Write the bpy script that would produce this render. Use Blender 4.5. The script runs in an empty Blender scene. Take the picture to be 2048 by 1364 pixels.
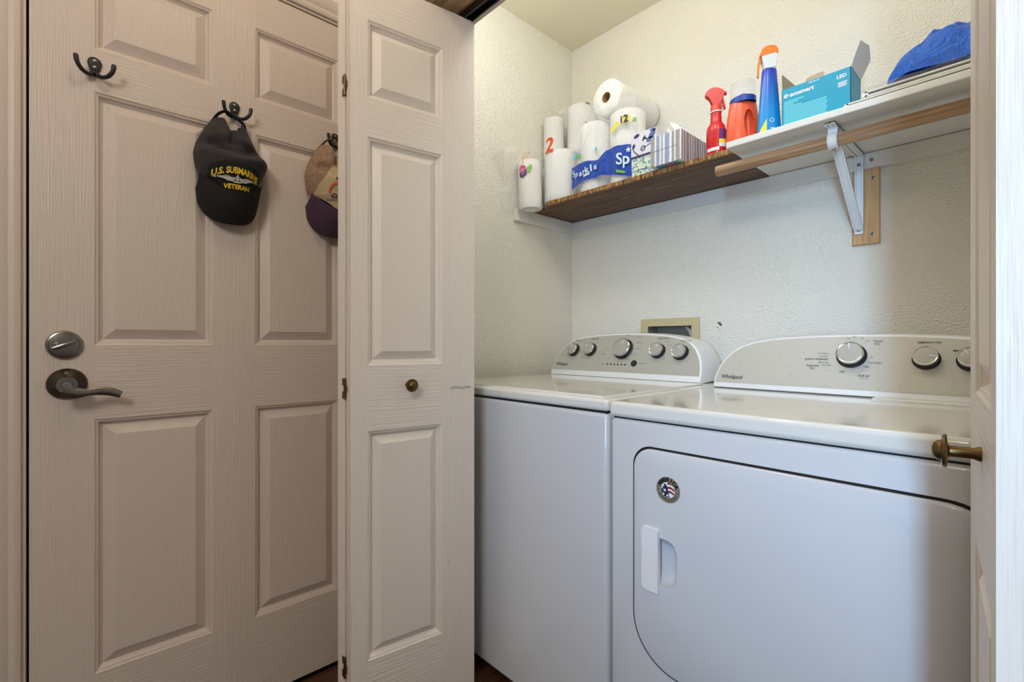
import bpy, bmesh, math, random
from mathutils import Matrix, Vector, noise
random.seed(7)
SC = bpy.context.scene
COL = SC.collection
PI = math.pi

# ------------------------------------------------------------------ camera
cam_d = bpy.data.cameras.new('camera')
cam_d.sensor_width = 36.0
cam_d.lens = 965.0 / 2048 * 36.0
cam_d.shift_y = 4.0 / 2048
cam_d.clip_start = 0.02
cam = bpy.data.objects.new('camera', cam_d)
COL.objects.link(cam)
cam.location = (0, 0, 1.03)
cam.rotation_euler = (PI / 2, 0, math.radians(47.19))
SC.camera = cam

# ------------------------------------------------------------------ world, lights, exposure
w = bpy.data.worlds.new('world'); SC.world = w; w.use_nodes = True
bg = w.node_tree.nodes['Background']
bg.inputs[0].default_value = (0.98, 0.95, 0.94, 1)
bg.inputs[1].default_value = 0.22
SC.view_settings.view_transform = 'Standard'
SC.view_settings.look = 'None'
SC.view_settings.gamma = 1.0
SC.view_settings.use_curve_mapping = False
SC.view_settings.exposure = 0.10

def area(name, loc, target, sx, sy, power, col):
    d = bpy.data.lights.new(name, 'AREA'); d.shape = 'RECTANGLE'
    d.size = sx; d.size_y = sy; d.energy = power; d.color = col
    o = bpy.data.objects.new(name, d); COL.objects.link(o)
    o.location = loc
    o.rotation_euler = (Vector(target) - Vector(loc)).to_track_quat('-Z', 'Y').to_euler()
    return o
# daylight from the window of the room behind the camera, a beam through the hall
area('window_daylight', (0.72, -2.6, 1.25), (-0.22, 1.2, 1.06), 0.22, 1.1, 4.1, (0.38, 0.65, 1.0)).data.spread = math.radians(36)
# hall ceiling lamp and the row of closet ceiling lamps (all above the frame)
def bulb(name, loc, r, power, col):
    d = bpy.data.lights.new(name, 'POINT'); d.energy = power; d.color = col; d.shadow_soft_size = r
    o = bpy.data.objects.new(name, d); COL.objects.link(o); o.location = loc
    return o
bulb('hall_ceiling_lamp', (-0.84, 0.20, 2.34), 0.08, 4.6, (1.0, 0.80, 0.61))
bulb('added_rear_fill', (0.35, -1.1, 2.25), 0.25, 52, (1.0, 0.95, 0.92))  # added fill behind the camera, brightens closet walls, folding door and washer
for x in (-1.10, -0.72, -0.34):
    bulb('closet_ceiling_lamp', (x, 0.99, 2.24), 0.10, 3.0, (0.97, 0.98, 1.0))

# ------------------------------------------------------------------ materials
def lin(c):
    return tuple(((v / 255) / 12.92 if v / 255 <= 0.04045 else ((v / 255 + 0.055) / 1.055) ** 2.4) for v in c) + (1,)
MATS = {}
def mat(name, rgb, rough=0.5, metal=0.0, **kw):
    m = bpy.data.materials.new(name); m.use_nodes = True
    nt = m.node_tree; b = nt.nodes['Principled BSDF']
    b.inputs['Base Color'].default_value = lin(rgb)
    b.inputs['Roughness'].default_value = rough
    b.inputs['Metallic'].default_value = metal
    for k, v in kw.items():
        b.inputs[k.replace('_', ' ')].default_value = v
    MATS[name] = m
    return m
def N(m, t, **kw):
    n = m.node_tree.nodes.new(t)
    for k, v in kw.items(): setattr(n, k, v)
    return n
def L(m, a, b): m.node_tree.links.new(a, b)
def bsdf(m): return m.node_tree.nodes['Principled BSDF']
def coords(m, scale, kind='Object'):
    tc = N(m, 'ShaderNodeTexCoord'); mp = N(m, 'ShaderNodeMapping')
    mp.inputs['Scale'].default_value = scale
    L(m, tc.outputs[kind], mp.inputs['Vector'])
    return mp.outputs[0]
def bump(m, vec, scale=1.0, detail=3, dist=0.001, strength=0.5, rough=0.5, distort=0.0):
    nz = N(m, 'ShaderNodeTexNoise'); nz.inputs['Scale'].default_value = scale
    nz.inputs['Detail'].default_value = detail; nz.inputs['Roughness'].default_value = rough
    nz.inputs['Distortion'].default_value = distort
    L(m, vec, nz.inputs['Vector'])
    bp = N(m, 'ShaderNodeBump'); bp.inputs['Strength'].default_value = strength
    bp.inputs['Distance'].default_value = dist
    L(m, nz.outputs['Fac'], bp.inputs['Height']); L(m, bp.outputs[0], bsdf(m).inputs['Normal'])
    return nz
def tint(m, vec, scale, c1, c2, detail=3, lo=0.35, hi=0.65):
    nz = N(m, 'ShaderNodeTexNoise'); nz.inputs['Scale'].default_value = scale; nz.inputs['Detail'].default_value = detail
    L(m, vec, nz.inputs['Vector'])
    cr = N(m, 'ShaderNodeValToRGB')
    cr.color_ramp.elements[0].position = lo; cr.color_ramp.elements[0].color = lin(c1)
    cr.color_ramp.elements[1].position = hi; cr.color_ramp.elements[1].color = lin(c2)
    L(m, nz.outputs['Fac'], cr.inputs[0]); L(m, cr.outputs[0], bsdf(m).inputs['Base Color'])
    return cr

PAINT = (232, 223, 213)
ENTRY = (208, 194, 183)
for nm, sc, cc in (('door_paint_vertical', (330, 330, 7), PAINT), ('door_paint_horizontal', (7, 7, 330), PAINT), ('entry_paint_vertical', (330, 330, 7), ENTRY), ('entry_paint_horizontal', (7, 7, 330), ENTRY)):
    m = mat(nm, cc, 0.42)
    bump(m, coords(m, sc), 1.0, 2, 0.0020, 0.8)
for nm, cc in (('panel_paint', PAINT), ('entry_panel_paint', ENTRY)):
    m = mat(nm, cc, 0.42)
    bump(m, coords(m, (70, 70, 8)), 1.0, 3, 0.0018, 0.7, distort=2.2)
m = mat('trim_paint', ENTRY, 0.42); bump(m, coords(m, (40, 40, 6)), 1.0, 3, 0.001, 0.3)
m = mat('wall_paint', (243, 239, 226), 0.6)
bump(m, coords(m, (1, 1, 1)), 165, 2, 0.0070, 0.9)
m = mat('ceiling_paint', (240, 233, 208), 0.7); bump(m, coords(m, (1, 1, 1)), 120, 2, 0.003, 0.4)
mat('white_board', (232, 230, 224), 0.4)
mat('white_enamel', (212, 214, 219), 0.17, Coat_Weight=0.3)
mat('white_top', (228, 227, 222), 0.10, Coat_Weight=0.5)
mat('white_plastic', (236, 238, 240), 0.3)
mat('gap_dark', (22, 20, 20), 0.8)
m = mat('console_grey', (187, 185, 174), 0.42, 0.15)
m = mat('console_grey_speckled', (190, 188, 178), 0.42, 0.1)
tint(m, coords(m, (1, 1, 1)), 150, (176, 173, 162), (192, 190, 181), 4, 0.26, 0.42)
mat('knob_silver', (176, 174, 167), 0.45, 0.15)
mat('chrome', (215, 213, 208), 0.16, 1.0)
mat('knob_black', (24, 25, 28), 0.4)
mat('ink_dark', (38, 38, 42), 0.6)
mat('ink_grey', (96, 95, 92), 0.6)
mat('ink_white', (240, 240, 240), 0.6)
mat('iron_black', (30, 29, 30), 0.45)
mat('nickel', (138, 132, 126), 0.28, 1.0)
mat('nickel_dark', (92, 84, 76), 0.32, 1.0)
mat('antique_brass', (112, 92, 58), 0.35, 1.0)
mat('steel', (150, 150, 150), 0.35, 1.0)
mat('track_metal', (80, 80, 78), 0.4, 1.0)
m = mat('dark_board', (92, 66, 48), 0.55)
tint(m, coords(m, (3, 60, 60)), 1.0, (74, 52, 38), (116, 86, 64), 4)
m = mat('splintered_edge', (165, 120, 70), 0.8)
tint(m, coords(m, (160, 40, 40)), 1.0, (92, 58, 30), (186, 142, 88), 3)
bump(m, coords(m, (160, 60, 60)), 1.0, 3, 0.003, 0.8)
m = mat('rod_wood', (176, 132, 88), 0.5)
tint(m, coords(m, (4, 110, 110)), 1.0, (150, 116, 84), (190, 156, 120), 3)
m = mat('pine', (206, 164, 114), 0.55)
tint(m, coords(m, (90, 90, 5)), 1.0, (192, 148, 98), (218, 178, 128), 3)
m = mat('header_wood', (186, 152, 112), 0.6)
tint(m, coords(m, (5, 90, 90)), 1.0, (150, 112, 80), (204, 172, 130), 4)
m = mat('floor_wood', (74, 46, 30), 0.35)
tint(m, coords(m, (60, 4, 60)), 1.0, (52, 31, 20), (98, 62, 40), 4)
mat('paper', (244, 243, 238), 0.85)
m = MATS['paper']; bump(m, coords(m, (1, 1, 0.45)), 110, 3, 0.006, 0.6, distort=1.0)
mat('cardboard_core', (190, 158, 112), 0.8)
mat('cardboard', (176, 160, 136), 0.8)
mat('card_white', (222, 220, 212), 0.7)
mat('sparkle_blue', (28, 74, 172), 0.3)
mat('lettering_pale', (214, 232, 246), 0.5)
mat('label_green', (120, 186, 70), 0.5)
mat('label_yellow', (242, 222, 62), 0.5)
mat('label_navy', (36, 42, 92), 0.5)
mat('petal_blue', (84, 106, 160), 0.6)
mat('label_orange', (226, 84, 36), 0.5)
mat('label_purple', (102, 48, 122), 0.5)
mat('label_pink', (214, 92, 146), 0.5)
mat('teal_card', (20, 158, 190), 0.45)
mat('teal_print', (108, 206, 222), 0.5)
mat('red_plastic', (206, 30, 34), 0.25)
mat('red_plastic_light', (220, 58, 52), 0.3)
mat('orange_plastic', (238, 98, 58), 0.3)
mat('orange_trigger', (244, 134, 40), 0.35)
mat('navy_plastic', (28, 66, 160), 0.3)
m = mat('blue_bottle', (20, 120, 214), 0.22)
g = N(m, 'ShaderNodeSeparateXYZ'); tc = N(m, 'ShaderNodeTexCoord'); L(m, tc.outputs['Object'], g.inputs[0])
cr = N(m, 'ShaderNodeValToRGB'); mr = N(m, 'ShaderNodeMapRange')
mr.inputs['From Min'].default_value = 0.0; mr.inputs['From Max'].default_value = 0.24
L(m, g.outputs['Z'], mr.inputs['Value']); L(m, mr.outputs[0], cr.inputs[0])
cr.color_ramp.elements[0].color = lin((20, 146, 222)); cr.color_ramp.elements[0].position = 0.35
cr.color_ramp.elements[1].color = lin((38, 62, 186)); cr.color_ramp.elements[1].position = 0.9
L(m, cr.outputs[0], bsdf(m).inputs['Base Color'])
mat('clear_white', (226, 232, 236), 0.25)
m = mat('blue_mesh', (16, 78, 196), 0.25)
vv = coords(m, (1, 1, 1))
vo = N(m, 'ShaderNodeTexVoronoi'); vo.inputs['Scale'].default_value = 330; vo.inputs['Randomness'].default_value = 0.25
L(m, vv, vo.inputs['Vector'])
cr = N(m, 'ShaderNodeValToRGB'); cr.color_ramp.elements[0].color = lin((6, 62, 170)); cr.color_ramp.elements[1].color = lin((24, 116, 236))
cr.color_ramp.elements[0].position = 0.15; cr.color_ramp.elements[1].position = 0.6
L(m, vo.outputs['Distance'], cr.inputs[0]); L(m, cr.outputs[0], bsdf(m).inputs['Base Color'])
bp = N(m, 'ShaderNodeBump'); bp.inputs['Distance'].default_value = 0.002; bp.inputs['Strength'].default_value = 0.8
L(m, vo.outputs['Distance'], bp.inputs['Height']); L(m, bp.outputs[0], bsdf(m).inputs['Normal'])
m = mat('black_cloth', (44, 38, 40), 0.85, Sheen_Weight=0.06); bump(m, coords(m, (1, 1, 1)), 500, 2, 0.001, 0.4)
mat('black_cloth_dark', (22, 20, 22), 0.9)
mat('black_stitch', (44, 40, 42), 0.9)
m = mat('tan_twill', (150, 120, 96), 0.9)
tint(m, coords(m, (1, 1, 1)), 160, (132, 104, 84), (164, 134, 108), 3); bump(m, coords(m, (1, 1, 1)), 500, 2, 0.001, 0.4)
mat('beige_cloth', (190, 170, 132), 0.9)
mat('purple_cloth', (70, 46, 66), 0.9)
mat('thread_yellow', (240, 204, 40), 0.7)
mat('thread_silver', (196, 192, 186), 0.6)
mat('beige_plastic', (206, 192, 150), 0.45)
mat('recess_grey', (150, 142, 124), 0.6)
mat('hose_grey', (196, 192, 180), 0.4)
mat('sticker_bronze', (146, 134, 116), 0.45, 0.3)
mat('sticker_navy', (22, 26, 74), 0.5)
mat('sticker_red', (126, 22, 24), 0.5)
mat('sticker_black', (20, 20, 26), 0.5)
mat('scuff', (150, 142, 134), 0.6)
mat('spackle_brown', (110, 74, 50), 0.8)
# thin clear film: mostly see-through with a glossy sheen
def film(name, clear, rgb, rough):
    m = bpy.data.materials.new(name); m.use_nodes = True; nt = m.node_tree
    nt.nodes.remove(nt.nodes['Principled BSDF'])
    tr = nt.nodes.new('ShaderNodeBsdfTransparent'); gl = nt.nodes.new('ShaderNodeBsdfPrincipled')
    gl.inputs['Base Color'].default_value = lin(rgb); gl.inputs['Roughness'].default_value = rough
    tc = nt.nodes.new('ShaderNodeTexCoord'); nz = nt.nodes.new('ShaderNodeTexNoise'); bp = nt.nodes.new('ShaderNodeBump')
    nz.inputs['Scale'].default_value = 45; nz.inputs['Distortion'].default_value = 2.5; nz.inputs['Detail'].default_value = 3
    bp.inputs['Distance'].default_value = .010 if name == 'clear_film' else .0; bp.inputs['Strength'].default_value = .9
    nt.links.new(tc.outputs['Object'], nz.inputs['Vector']); nt.links.new(nz.outputs['Fac'], bp.inputs['Height']); nt.links.new(bp.outputs[0], gl.inputs['Normal'])
    mx = nt.nodes.new('ShaderNodeMixShader'); mx.inputs[0].default_value = 1 - clear
    nt.links.new(tr.outputs[0], mx.inputs[1]); nt.links.new(gl.outputs[0], mx.inputs[2])
    nt.links.new(mx.outputs[0], nt.nodes['Material Output'].inputs['Surface'])
    MATS[name] = m
film('clear_film', 0.76, (250, 250, 250), 0.08)
film('clear_cap', 0.84, (226, 232, 236), 0.15)
# striped tissue carton
def stripes(name, axis, cols, scale):
    m = mat(name, (220, 220, 220), 0.6)
    vv = coords(m, (1, 1, 1)); sp = N(m, 'ShaderNodeSeparateXYZ')
    nz = N(m, 'ShaderNodeTexNoise'); nz.inputs['Scale'].default_value = 60; L(m, vv, nz.inputs['Vector'])
    L(m, vv, sp.inputs[0])
    ad = N(m, 'ShaderNodeMath', operation='MULTIPLY_ADD'); ad.inputs[1].default_value = 0.004
    L(m, nz.outputs['Fac'], ad.inputs[0]); L(m, sp.outputs[axis], ad.inputs[2])
    ml = N(m, 'ShaderNodeMath', operation='MULTIPLY'); ml.inputs[1].default_value = scale; L(m, ad.outputs[0], ml.inputs[0])
    fr = N(m, 'ShaderNodeMath', operation='FRACT'); L(m, ml.outputs[0], fr.inputs[0])
    cr = N(m, 'ShaderNodeValToRGB'); cr.color_ramp.interpolation = 'CONSTANT'
    while len(cr.color_ramp.elements) < len(cols): cr.color_ramp.elements.new(0.5)
    for e, (p, c) in zip(cr.color_ramp.elements, cols): e.position = p
    for e, (p, c) in zip(cr.color_ramp.elements, cols): e.color = lin(c)
    L(m, fr.outputs[0], cr.inputs[0]); L(m, cr.outputs[0], bsdf(m).inputs['Base Color'])
W_ = (228, 230, 232)
stripes('stripe_blue', 0, [(0, (150, 162, 190)), (.17, W_), (.27, (158, 154, 146)), (.36, W_), (.42, (162, 158, 150)), (.58, W_), (.65, (150, 160, 186)), (.78, W_), (.84, (176, 176, 178)), (.92, W_)], 11)
stripes('stripe_mauve', 1, [(0, (150, 132, 130)), (.16, W_), (.24, (160, 138, 160)), (.38, W_), (.46, (168, 164, 160)), (.62, W_), (.68, (146, 134, 158)), (.84, W_), (.9, (170, 150, 160))], 14)
m = mat('confetti_carton', (224, 230, 214), 0.6)
vv = coords(m, (1, 1, 0.7)); vo = N(m, 'ShaderNodeTexVoronoi'); vo.inputs['Scale'].default_value = 210; L(m, vv, vo.inputs['Vector'])
cr = N(m, 'ShaderNodeValToRGB'); cr.color_ramp.interpolation = 'CONSTANT'
for p in (.2, .4, .6): cr.color_ramp.elements.new(p)
for e, (p, c) in zip(cr.color_ramp.elements, [(0, (120, 170, 170)), (.25, (226, 228, 170)), (.45, (214, 226, 226)), (.62, (74, 128, 158)), (.72, (232, 236, 226))]):
    e.position = p; e.color = lin(c)
sp = N(m, 'ShaderNodeSeparateColor'); L(m, vo.outputs['Color'], sp.inputs[0]); L(m, sp.outputs[0], cr.inputs[0]); L(m, cr.outputs[0], bsdf(m).inputs['Base Color'])
mat('floral_carton', (224, 220, 228), 0.6)

# ------------------------------------------------------------------ helpers
MW = {}
PRINT = {'lettering', 'small_lettering', 'brand_lettering', 'fine_print', 'stitching', 'scratch', 'scuff_mark', 'cycle_lights', 'sticker_lettering', 'flag_star', 'flag_stripes', 'white_print', 'flower_print', 'petal_print', 'stem_print', 'print_marks', 'yellow_marks', 'pale_print', 'red_thread', 'dolphin_emblem', 'back_label', 'orange_arc'}
def tag(o, label=None, cat=None, group=None, kind=None):
    if label: o['label'] = label
    if cat: o['category'] = cat
    if group: o['group'] = group
    if kind: o['kind'] = kind
    return o
def thing(name, loc, label, cat, group=None):
    o = bpy.data.objects.new(name, None); COL.objects.link(o)
    o.empty_display_size = 0.05
    o.location = loc; MW[o] = Matrix.Translation(loc)
    return tag(o, label, cat, group)
def obj(name, bm, material, parent=None, sharp=35, origin=None):
    """link a bmesh given in world coordinates as ONE mesh object"""
    me = bpy.data.meshes.new(name)
    a = math.radians(sharp)
    bm.normal_update()
    for f in bm.faces: f.smooth = not f.select
    for e in bm.edges:
        e.smooth = not (len(e.link_faces) != 2 or e.calc_face_angle(0) > a)
    if parent is not None: M = MW[parent]
    elif origin is not None: M = Matrix.Translation(origin)
    else: M = Matrix.Identity(4)
    bm.transform(M.inverted())
    bm.to_mesh(me); bm.free()
    mats = material if isinstance(material, (list, tuple)) else [material]
    for x in mats: me.materials.append(MATS[x])
    o = bpy.data.objects.new(name, me); COL.objects.link(o)
    if name in PRINT: o['kind'] = 'stuff'
    if parent is not None: o.parent = parent; MW[o] = M
    else: o.matrix_world = M; MW[o] = M
    return o
def struct(name, bm, material, parent=None):
    o = obj(name, bm, material, parent)
    if parent is None: o['kind'] = 'structure'
    return o
def nb(): return bmesh.new()
def box(bm, x0, x1, y0, y1, z0, z1, bev=0.0, seg=2, mi=0, M=None):
    before = set(bm.faces)
    vs = [bm.verts.new((x, y, z)) for x in (x0, x1) for y in (y0, y1) for z in (z0, z1)]
    idx = [(0, 1, 3, 2), (4, 6, 7, 5), (0, 4, 5, 1), (2, 3, 7, 6), (0, 2, 6, 4), (1, 5, 7, 3)]
    fs = [bm.faces.new([vs[i] for i in q]) for q in idx]
    for f in fs: f.material_index = mi
    if bev > 0:
        es = list({e for f in fs for e in f.edges})
        r = bmesh.ops.bevel(bm, geom=es, offset=bev, segments=seg, profile=0.5, affect='EDGES')
        vs = list({v for f in r['faces'] for v in f.verts} | {v for v in vs if v.is_valid})
        for f in r['faces']: f.material_index = mi
        bf = set(r['faces'])
        for f in bm.faces:
            if f not in before: f.select = f not in bf
    if M is not None: bmesh.ops.transform(bm, matrix=M, verts=[v for v in vs if v.is_valid])
    return bm
def frame_M(o, ax, ay, az):
    return Matrix(((ax[0], ay[0], az[0], o[0]), (ax[1], ay[1], az[1], o[1]), (ax[2], ay[2], az[2], o[2]), (0, 0, 0, 1)))
def axis_M(o, axis, up=(0, 0, 1)):
    """local z along axis"""
    z = Vector(axis).normalized(); u = Vector(up)
    if abs(z.dot(u)) > 0.95: u = Vector((0, 1, 0))
    x = u.cross(z).normalized(); y = z.cross(x)
    return frame_M(o, x, y, z)
def lathe(bm, prof, seg=32, M=None, wob=None, mi=0, sx=1, sy=1):
    rings = []
    for (r, z) in prof:
        if r < 1e-6: rings.append([bm.verts.new((0, 0, z))])
        else:
            ring = []
            for i in range(seg):
                a = 2 * PI * i / seg
                rr = r * (1 + (wob(a, z) if wob else 0))
                ring.append(bm.verts.new((rr * math.cos(a) * sx, rr * math.sin(a) * sy, z)))
            rings.append(ring)
    for A, B in zip(rings, rings[1:]):
        if len(A) == 1 and len(B) == 1: continue
        for i in range(seg):
            j = (i + 1) % seg
            if len(A) == 1: q = (A[0], B[j], B[i])
            elif len(B) == 1: q = (A[i], A[j], B[0])
            else: q = (A[i], A[j], B[j], B[i])
            bm.faces.new(q).material_index = mi
    vs = [v for r in rings for v in r]
    if M is not None: bmesh.ops.transform(bm, matrix=M, verts=vs)
    return bm
def tube(bm, pts, rad, seg=10, caps=True, flat=1.0, mi=0):
    pts = [Vector(p) for p in pts]; n = len(pts)
    rads = rad if isinstance(rad, (list, tuple)) else [rad] * n
    rings = []; prev = None
    for i, p in enumerate(pts):
        t = (pts[min(i + 1, n - 1)] - pts[max(i - 1, 0)]).normalized()
        if prev is None:
            u = Vector((0, 0, 1)) if abs(t.z) < 0.9 else Vector((1, 0, 0))
            x = u.cross(t).normalized()
        else: x = (prev - t * prev.dot(t)).normalized()
        prev = x; y = t.cross(x)
        rings.append([bm.verts.new(p + (x * math.cos(2 * PI * k / seg) + y * math.sin(2 * PI * k / seg) * flat) * rads[i]) for k in range(seg)])
    for A, B in zip(rings, rings[1:]):
        for k in range(seg):
            j = (k + 1) % seg
            bm.faces.new((A[k], A[j], B[j], B[k])).material_index = mi
    if caps:
        bm.faces.new(rings[0][::-1]).material_index = mi; bm.faces.new(rings[-1]).material_index = mi
    return bm
def spline(pts, n=24):
    """Catmull-Rom through the points"""
    P = [Vector(p) for p in pts]; P = [2 * P[0] - P[1]] + P + [2 * P[-1] - P[-2]]
    out = []; m = len(P) - 3
    for i in range(n + 1):
        t = i / n * m; k = min(int(t), m - 1); t -= k
        a, b, c, d = P[k:k + 4]
        out.append(0.5 * ((2 * b) + (c - a) * t + (2 * a - 5 * b + 4 * c - d) * t * t + (3 * b - a - 3 * c + d) * t ** 3))
    return out
def prism(bm, pts, h0, h1, fn, mi=0):
    """outline pts (a,b) between heights, fn(a,b,h)->world"""
    A = [bm.verts.new(fn(a, b, h0)) for a, b in pts]; B = [bm.verts.new(fn(a, b, h1)) for a, b in pts]
    n = len(pts)
    for i in range(n):
        j = (i + 1) % n
        bm.faces.new((A[i], A[j], B[j], B[i])).material_index = mi
    bm.faces.new(A[::-1]).material_index = mi; bm.faces.new(B).material_index = mi
    return bm
def sheet(bm, nu, nv, fn, mi=0):
    g = [[bm.verts.new(fn(i / nu, j / nv)) for j in range(nv + 1)] for i in range(nu + 1)]
    for i in range(nu):
        for j in range(nv):
            bm.faces.new((g[i][j], g[i + 1][j], g[i + 1][j + 1], g[i][j + 1])).material_index = mi
    return bm
def loft(bm, rings, close=True, cap=True):
    R = [[bm.verts.new(p) for p in r] for r in rings]
    n = len(R[0])
    for A, B in zip(R, R[1:]):
        for i in range(n if close else n - 1):
            j = (i + 1) % n
            bm.faces.new((A[i], A[j], B[j], B[i]))
    if cap: bm.faces.new(R[0][::-1]); bm.faces.new(R[-1])
    return bm
def rrect(x0, x1, y0, y1, rs, seg=8):
    """rounded rectangle outline; rs = radii (bl, br, tr, tl)"""
    out = []
    for (cx, cy, r, a0) in ((x0, y0, rs[0], PI), (x1, y0, rs[1], 1.5 * PI), (x1, y1, rs[2], 0), (x0, y1, rs[3], PI / 2)):
        ox = cx + (r if cx == x0 else -r); oy = cy + (r if cy == y0 else -r)
        for k in range(seg + 1):
            a = a0 + PI / 2 * k / seg
            out.append((ox + r * math.cos(a), oy + r * math.sin(a)))
    return out
def fixn(bm):
    bmesh.ops.recalc_face_normals(bm, faces=bm.faces[:]); return bm
def text2d(s, width=None, height=None, bold=0.0, align='CENTER', shear=0.0):
    """verts (a,b) and faces of a text, centred, scaled to width or cap height"""
    c = bpy.data.curves.new('t', 'FONT'); c.body = s; c.align_x = align; c.size = 1.0
    c.offset = bold; c.shear = shear; c.resolution_u = 3
    o = bpy.data.objects.new('t', c); COL.objects.link(o)
    dg = bpy.context.evaluated_depsgraph_get(); dg.update()
    me = bpy.data.meshes.new_from_object(o.evaluated_get(dg))
    vs = [(v.co.x, v.co.y) for v in me.vertices]; fs = [tuple(p.vertices) for p in me.polygons]
    bpy.data.objects.remove(o); bpy.data.curves.remove(c); bpy.data.meshes.remove(me)
    if not vs: return [], []
    x0 = min(v[0] for v in vs); x1 = max(v[0] for v in vs); y0 = min(v[1] for v in vs); y1 = max(v[1] for v in vs)
    k = (width / (x1 - x0)) if width else height / 0.70
    if width and height: ky = height / (y1 - y0)
    else: ky = k
    cx = (x0 + x1) / 2 if align == 'CENTER' else 0
    return [((x - cx) * k, (y - 0.35) * ky) for x, y in vs], fs
def put_text(bm, s, fn, mi=0, **kw):
    vs, fs = text2d(s, **kw)
    V = [bm.verts.new(fn(a, b)) for a, b in vs]
    for f in fs:
        try: bm.faces.new([V[i] for i in f]).material_index = mi
        except ValueError: pass
    return bm
def put_poly(bm, pts, fn, mi=0):
    bm.faces.new([bm.verts.new(fn(a, b)) for a, b in pts]).material_index = mi
    return bm
def circ(cx, cy, r, n=24, ry=None):
    return [(cx + r * math.cos(2 * PI * i / n), cy + (ry or r) * math.sin(2 * PI * i / n)) for i in range(n)]
def star(cx, cy, r, rot=0):
    return [(cx + (r if i % 2 == 0 else r * .42) * math.sin(rot + i * PI / 5), cy + (r if i % 2 == 0 else r * .42) * math.cos(rot + i * PI / 5)) for i in range(10)]

def carve(o, cutter, sharp=35, solver='EXACT'):
    md = o.modifiers.new('c', 'BOOLEAN'); md.object = cutter; md.operation = 'DIFFERENCE'; md.solver = solver
    dg = bpy.context.evaluated_depsgraph_get(); dg.update()
    me = bpy.data.meshes.new_from_object(o.evaluated_get(dg)); o.modifiers.clear(); o.data = me
    bb = bmesh.new(); bb.from_mesh(me); bb.normal_update()
    for f in bb.faces: f.smooth = True
    for e in bb.edges: e.smooth = not (len(e.link_faces) != 2 or e.calc_face_angle(0) > math.radians(sharp))
    bb.to_mesh(me); bb.free()
# ------------------------------------------------------------------ the setting
XW, YB, ZC = -1.515, 1.80, 2.44
YF0, YF1 = 0.795, 0.905           # closet front wall
OPL, OPR, OPZ = -1.305, 0.115, 2.0
# floor of dark planks
fl = nb(); box(fl, -1.60, 1.6, -2.2, 1.9, -0.06, -0.012)
floor = struct('floor', fl, 'gap_dark')
pm = None; k = 0
for i in range(24):
    x = -1.515 + i * 0.125
    y = -2.1 - 0.35 * (i * 37 % 5) / 5
    while y < 1.8:
        ln = 1.0
        if pm is None:
            b = nb(); box(b, 0.001, 0.124, 0.001, ln - 0.001, -0.012, 0.0, 0.0012, 1)
            p = obj('plank', b, 'floor_wood', floor); pm = p.data
            p.location = (x, y, 0)
        else:
            p = bpy.data.objects.new('plank', pm); COL.objects.link(p); p.parent = floor; p.location = (x, y, 0)
        y += ln
cb = nb(); box(cb, -1.62, 1.6, -2.2, 1.9, ZC, ZC + 0.06)
struct('ceiling', cb, 'ceiling_paint')
# left wall with the doorway cut out
DY0, DY1, DZ1 = -0.0587, 0.754, 2.042
b = nb()
box(b, XW - 0.11, XW, DY1 + 0.025, YB + 0.1, 0, ZC)
box(b, XW - 0.11, XW, DY0 - 0.025, DY1 + 0.025, DZ1 + 0.02, ZC)
box(b, XW - 0.11, XW, -2.2, DY0 - 0.025, 0, ZC)
struct('wall_left', b, 'wall_paint')
# back wall with the hole of the washer outlet box
HX0, HX1, HZ0, HZ1 = -1.100, -0.904, 0.965, 1.100
b = nb()
box(b, XW, HX0, YB, YB + 0.1, 0, ZC); box(b, HX1, 0.30, YB, YB + 0.1, 0, ZC)
box(b, HX0, HX1, YB, YB + 0.1, 0, HZ0); box(b, HX0, HX1, YB, YB + 0.1, HZ1, ZC)
struct('wall_back', b, 'wall_paint')
b = nb(); box(b, 0.20, 0.30, YF1, YB, 0, ZC)
struct('wall_right', b, 'wall_paint')
b = nb()
box(b, XW, OPL, YF0, YF1, 0, OPZ); box(b, OPR, 0.9, YF0, YF1, 0, OPZ)
box(b, XW, 0.9, 0.752, YF1, OPZ + 0.02, ZC)
struct('wall_front', b, 'wall_paint')
# unpainted wooden head jamb with the folding-door track under it
b = nb(); box(b, XW + 0.001, 0.88, 0.742, 0.884, OPZ, OPZ + 0.02)
struct('trim_1', b, 'header_wood')
b = nb(); box(b, OPL, OPR, 0.884, 0.906, OPZ - 0.012, OPZ + 0.02, 0.002, 1)
struct('trim_2', b, 'trim_paint')
b = nb()
box(b, -1.16, OPR, 0.853, 0.857, OPZ - 0.022, OPZ); box(b, -1.16, OPR, 0.879, 0.883, OPZ - 0.022, OPZ)
box(b, -1.16, OPR, 0.857, 0.879, OPZ - 0.005, OPZ)
tr = obj('door_track', b, 'track_metal')
tag(tr, 'dark metal U-shaped track under the wooden header above the folding door', 'track')
b = nb(); lathe(b, [(0, -.012), (.007, -.012), (.007, 0.0), (.005, .002), (.005, .012), (0, .012)], 14, Matrix.Translation((-1.148, .868, OPZ - .012)))
obj('guide_roller', b, 'antique_brass', tr)

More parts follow.
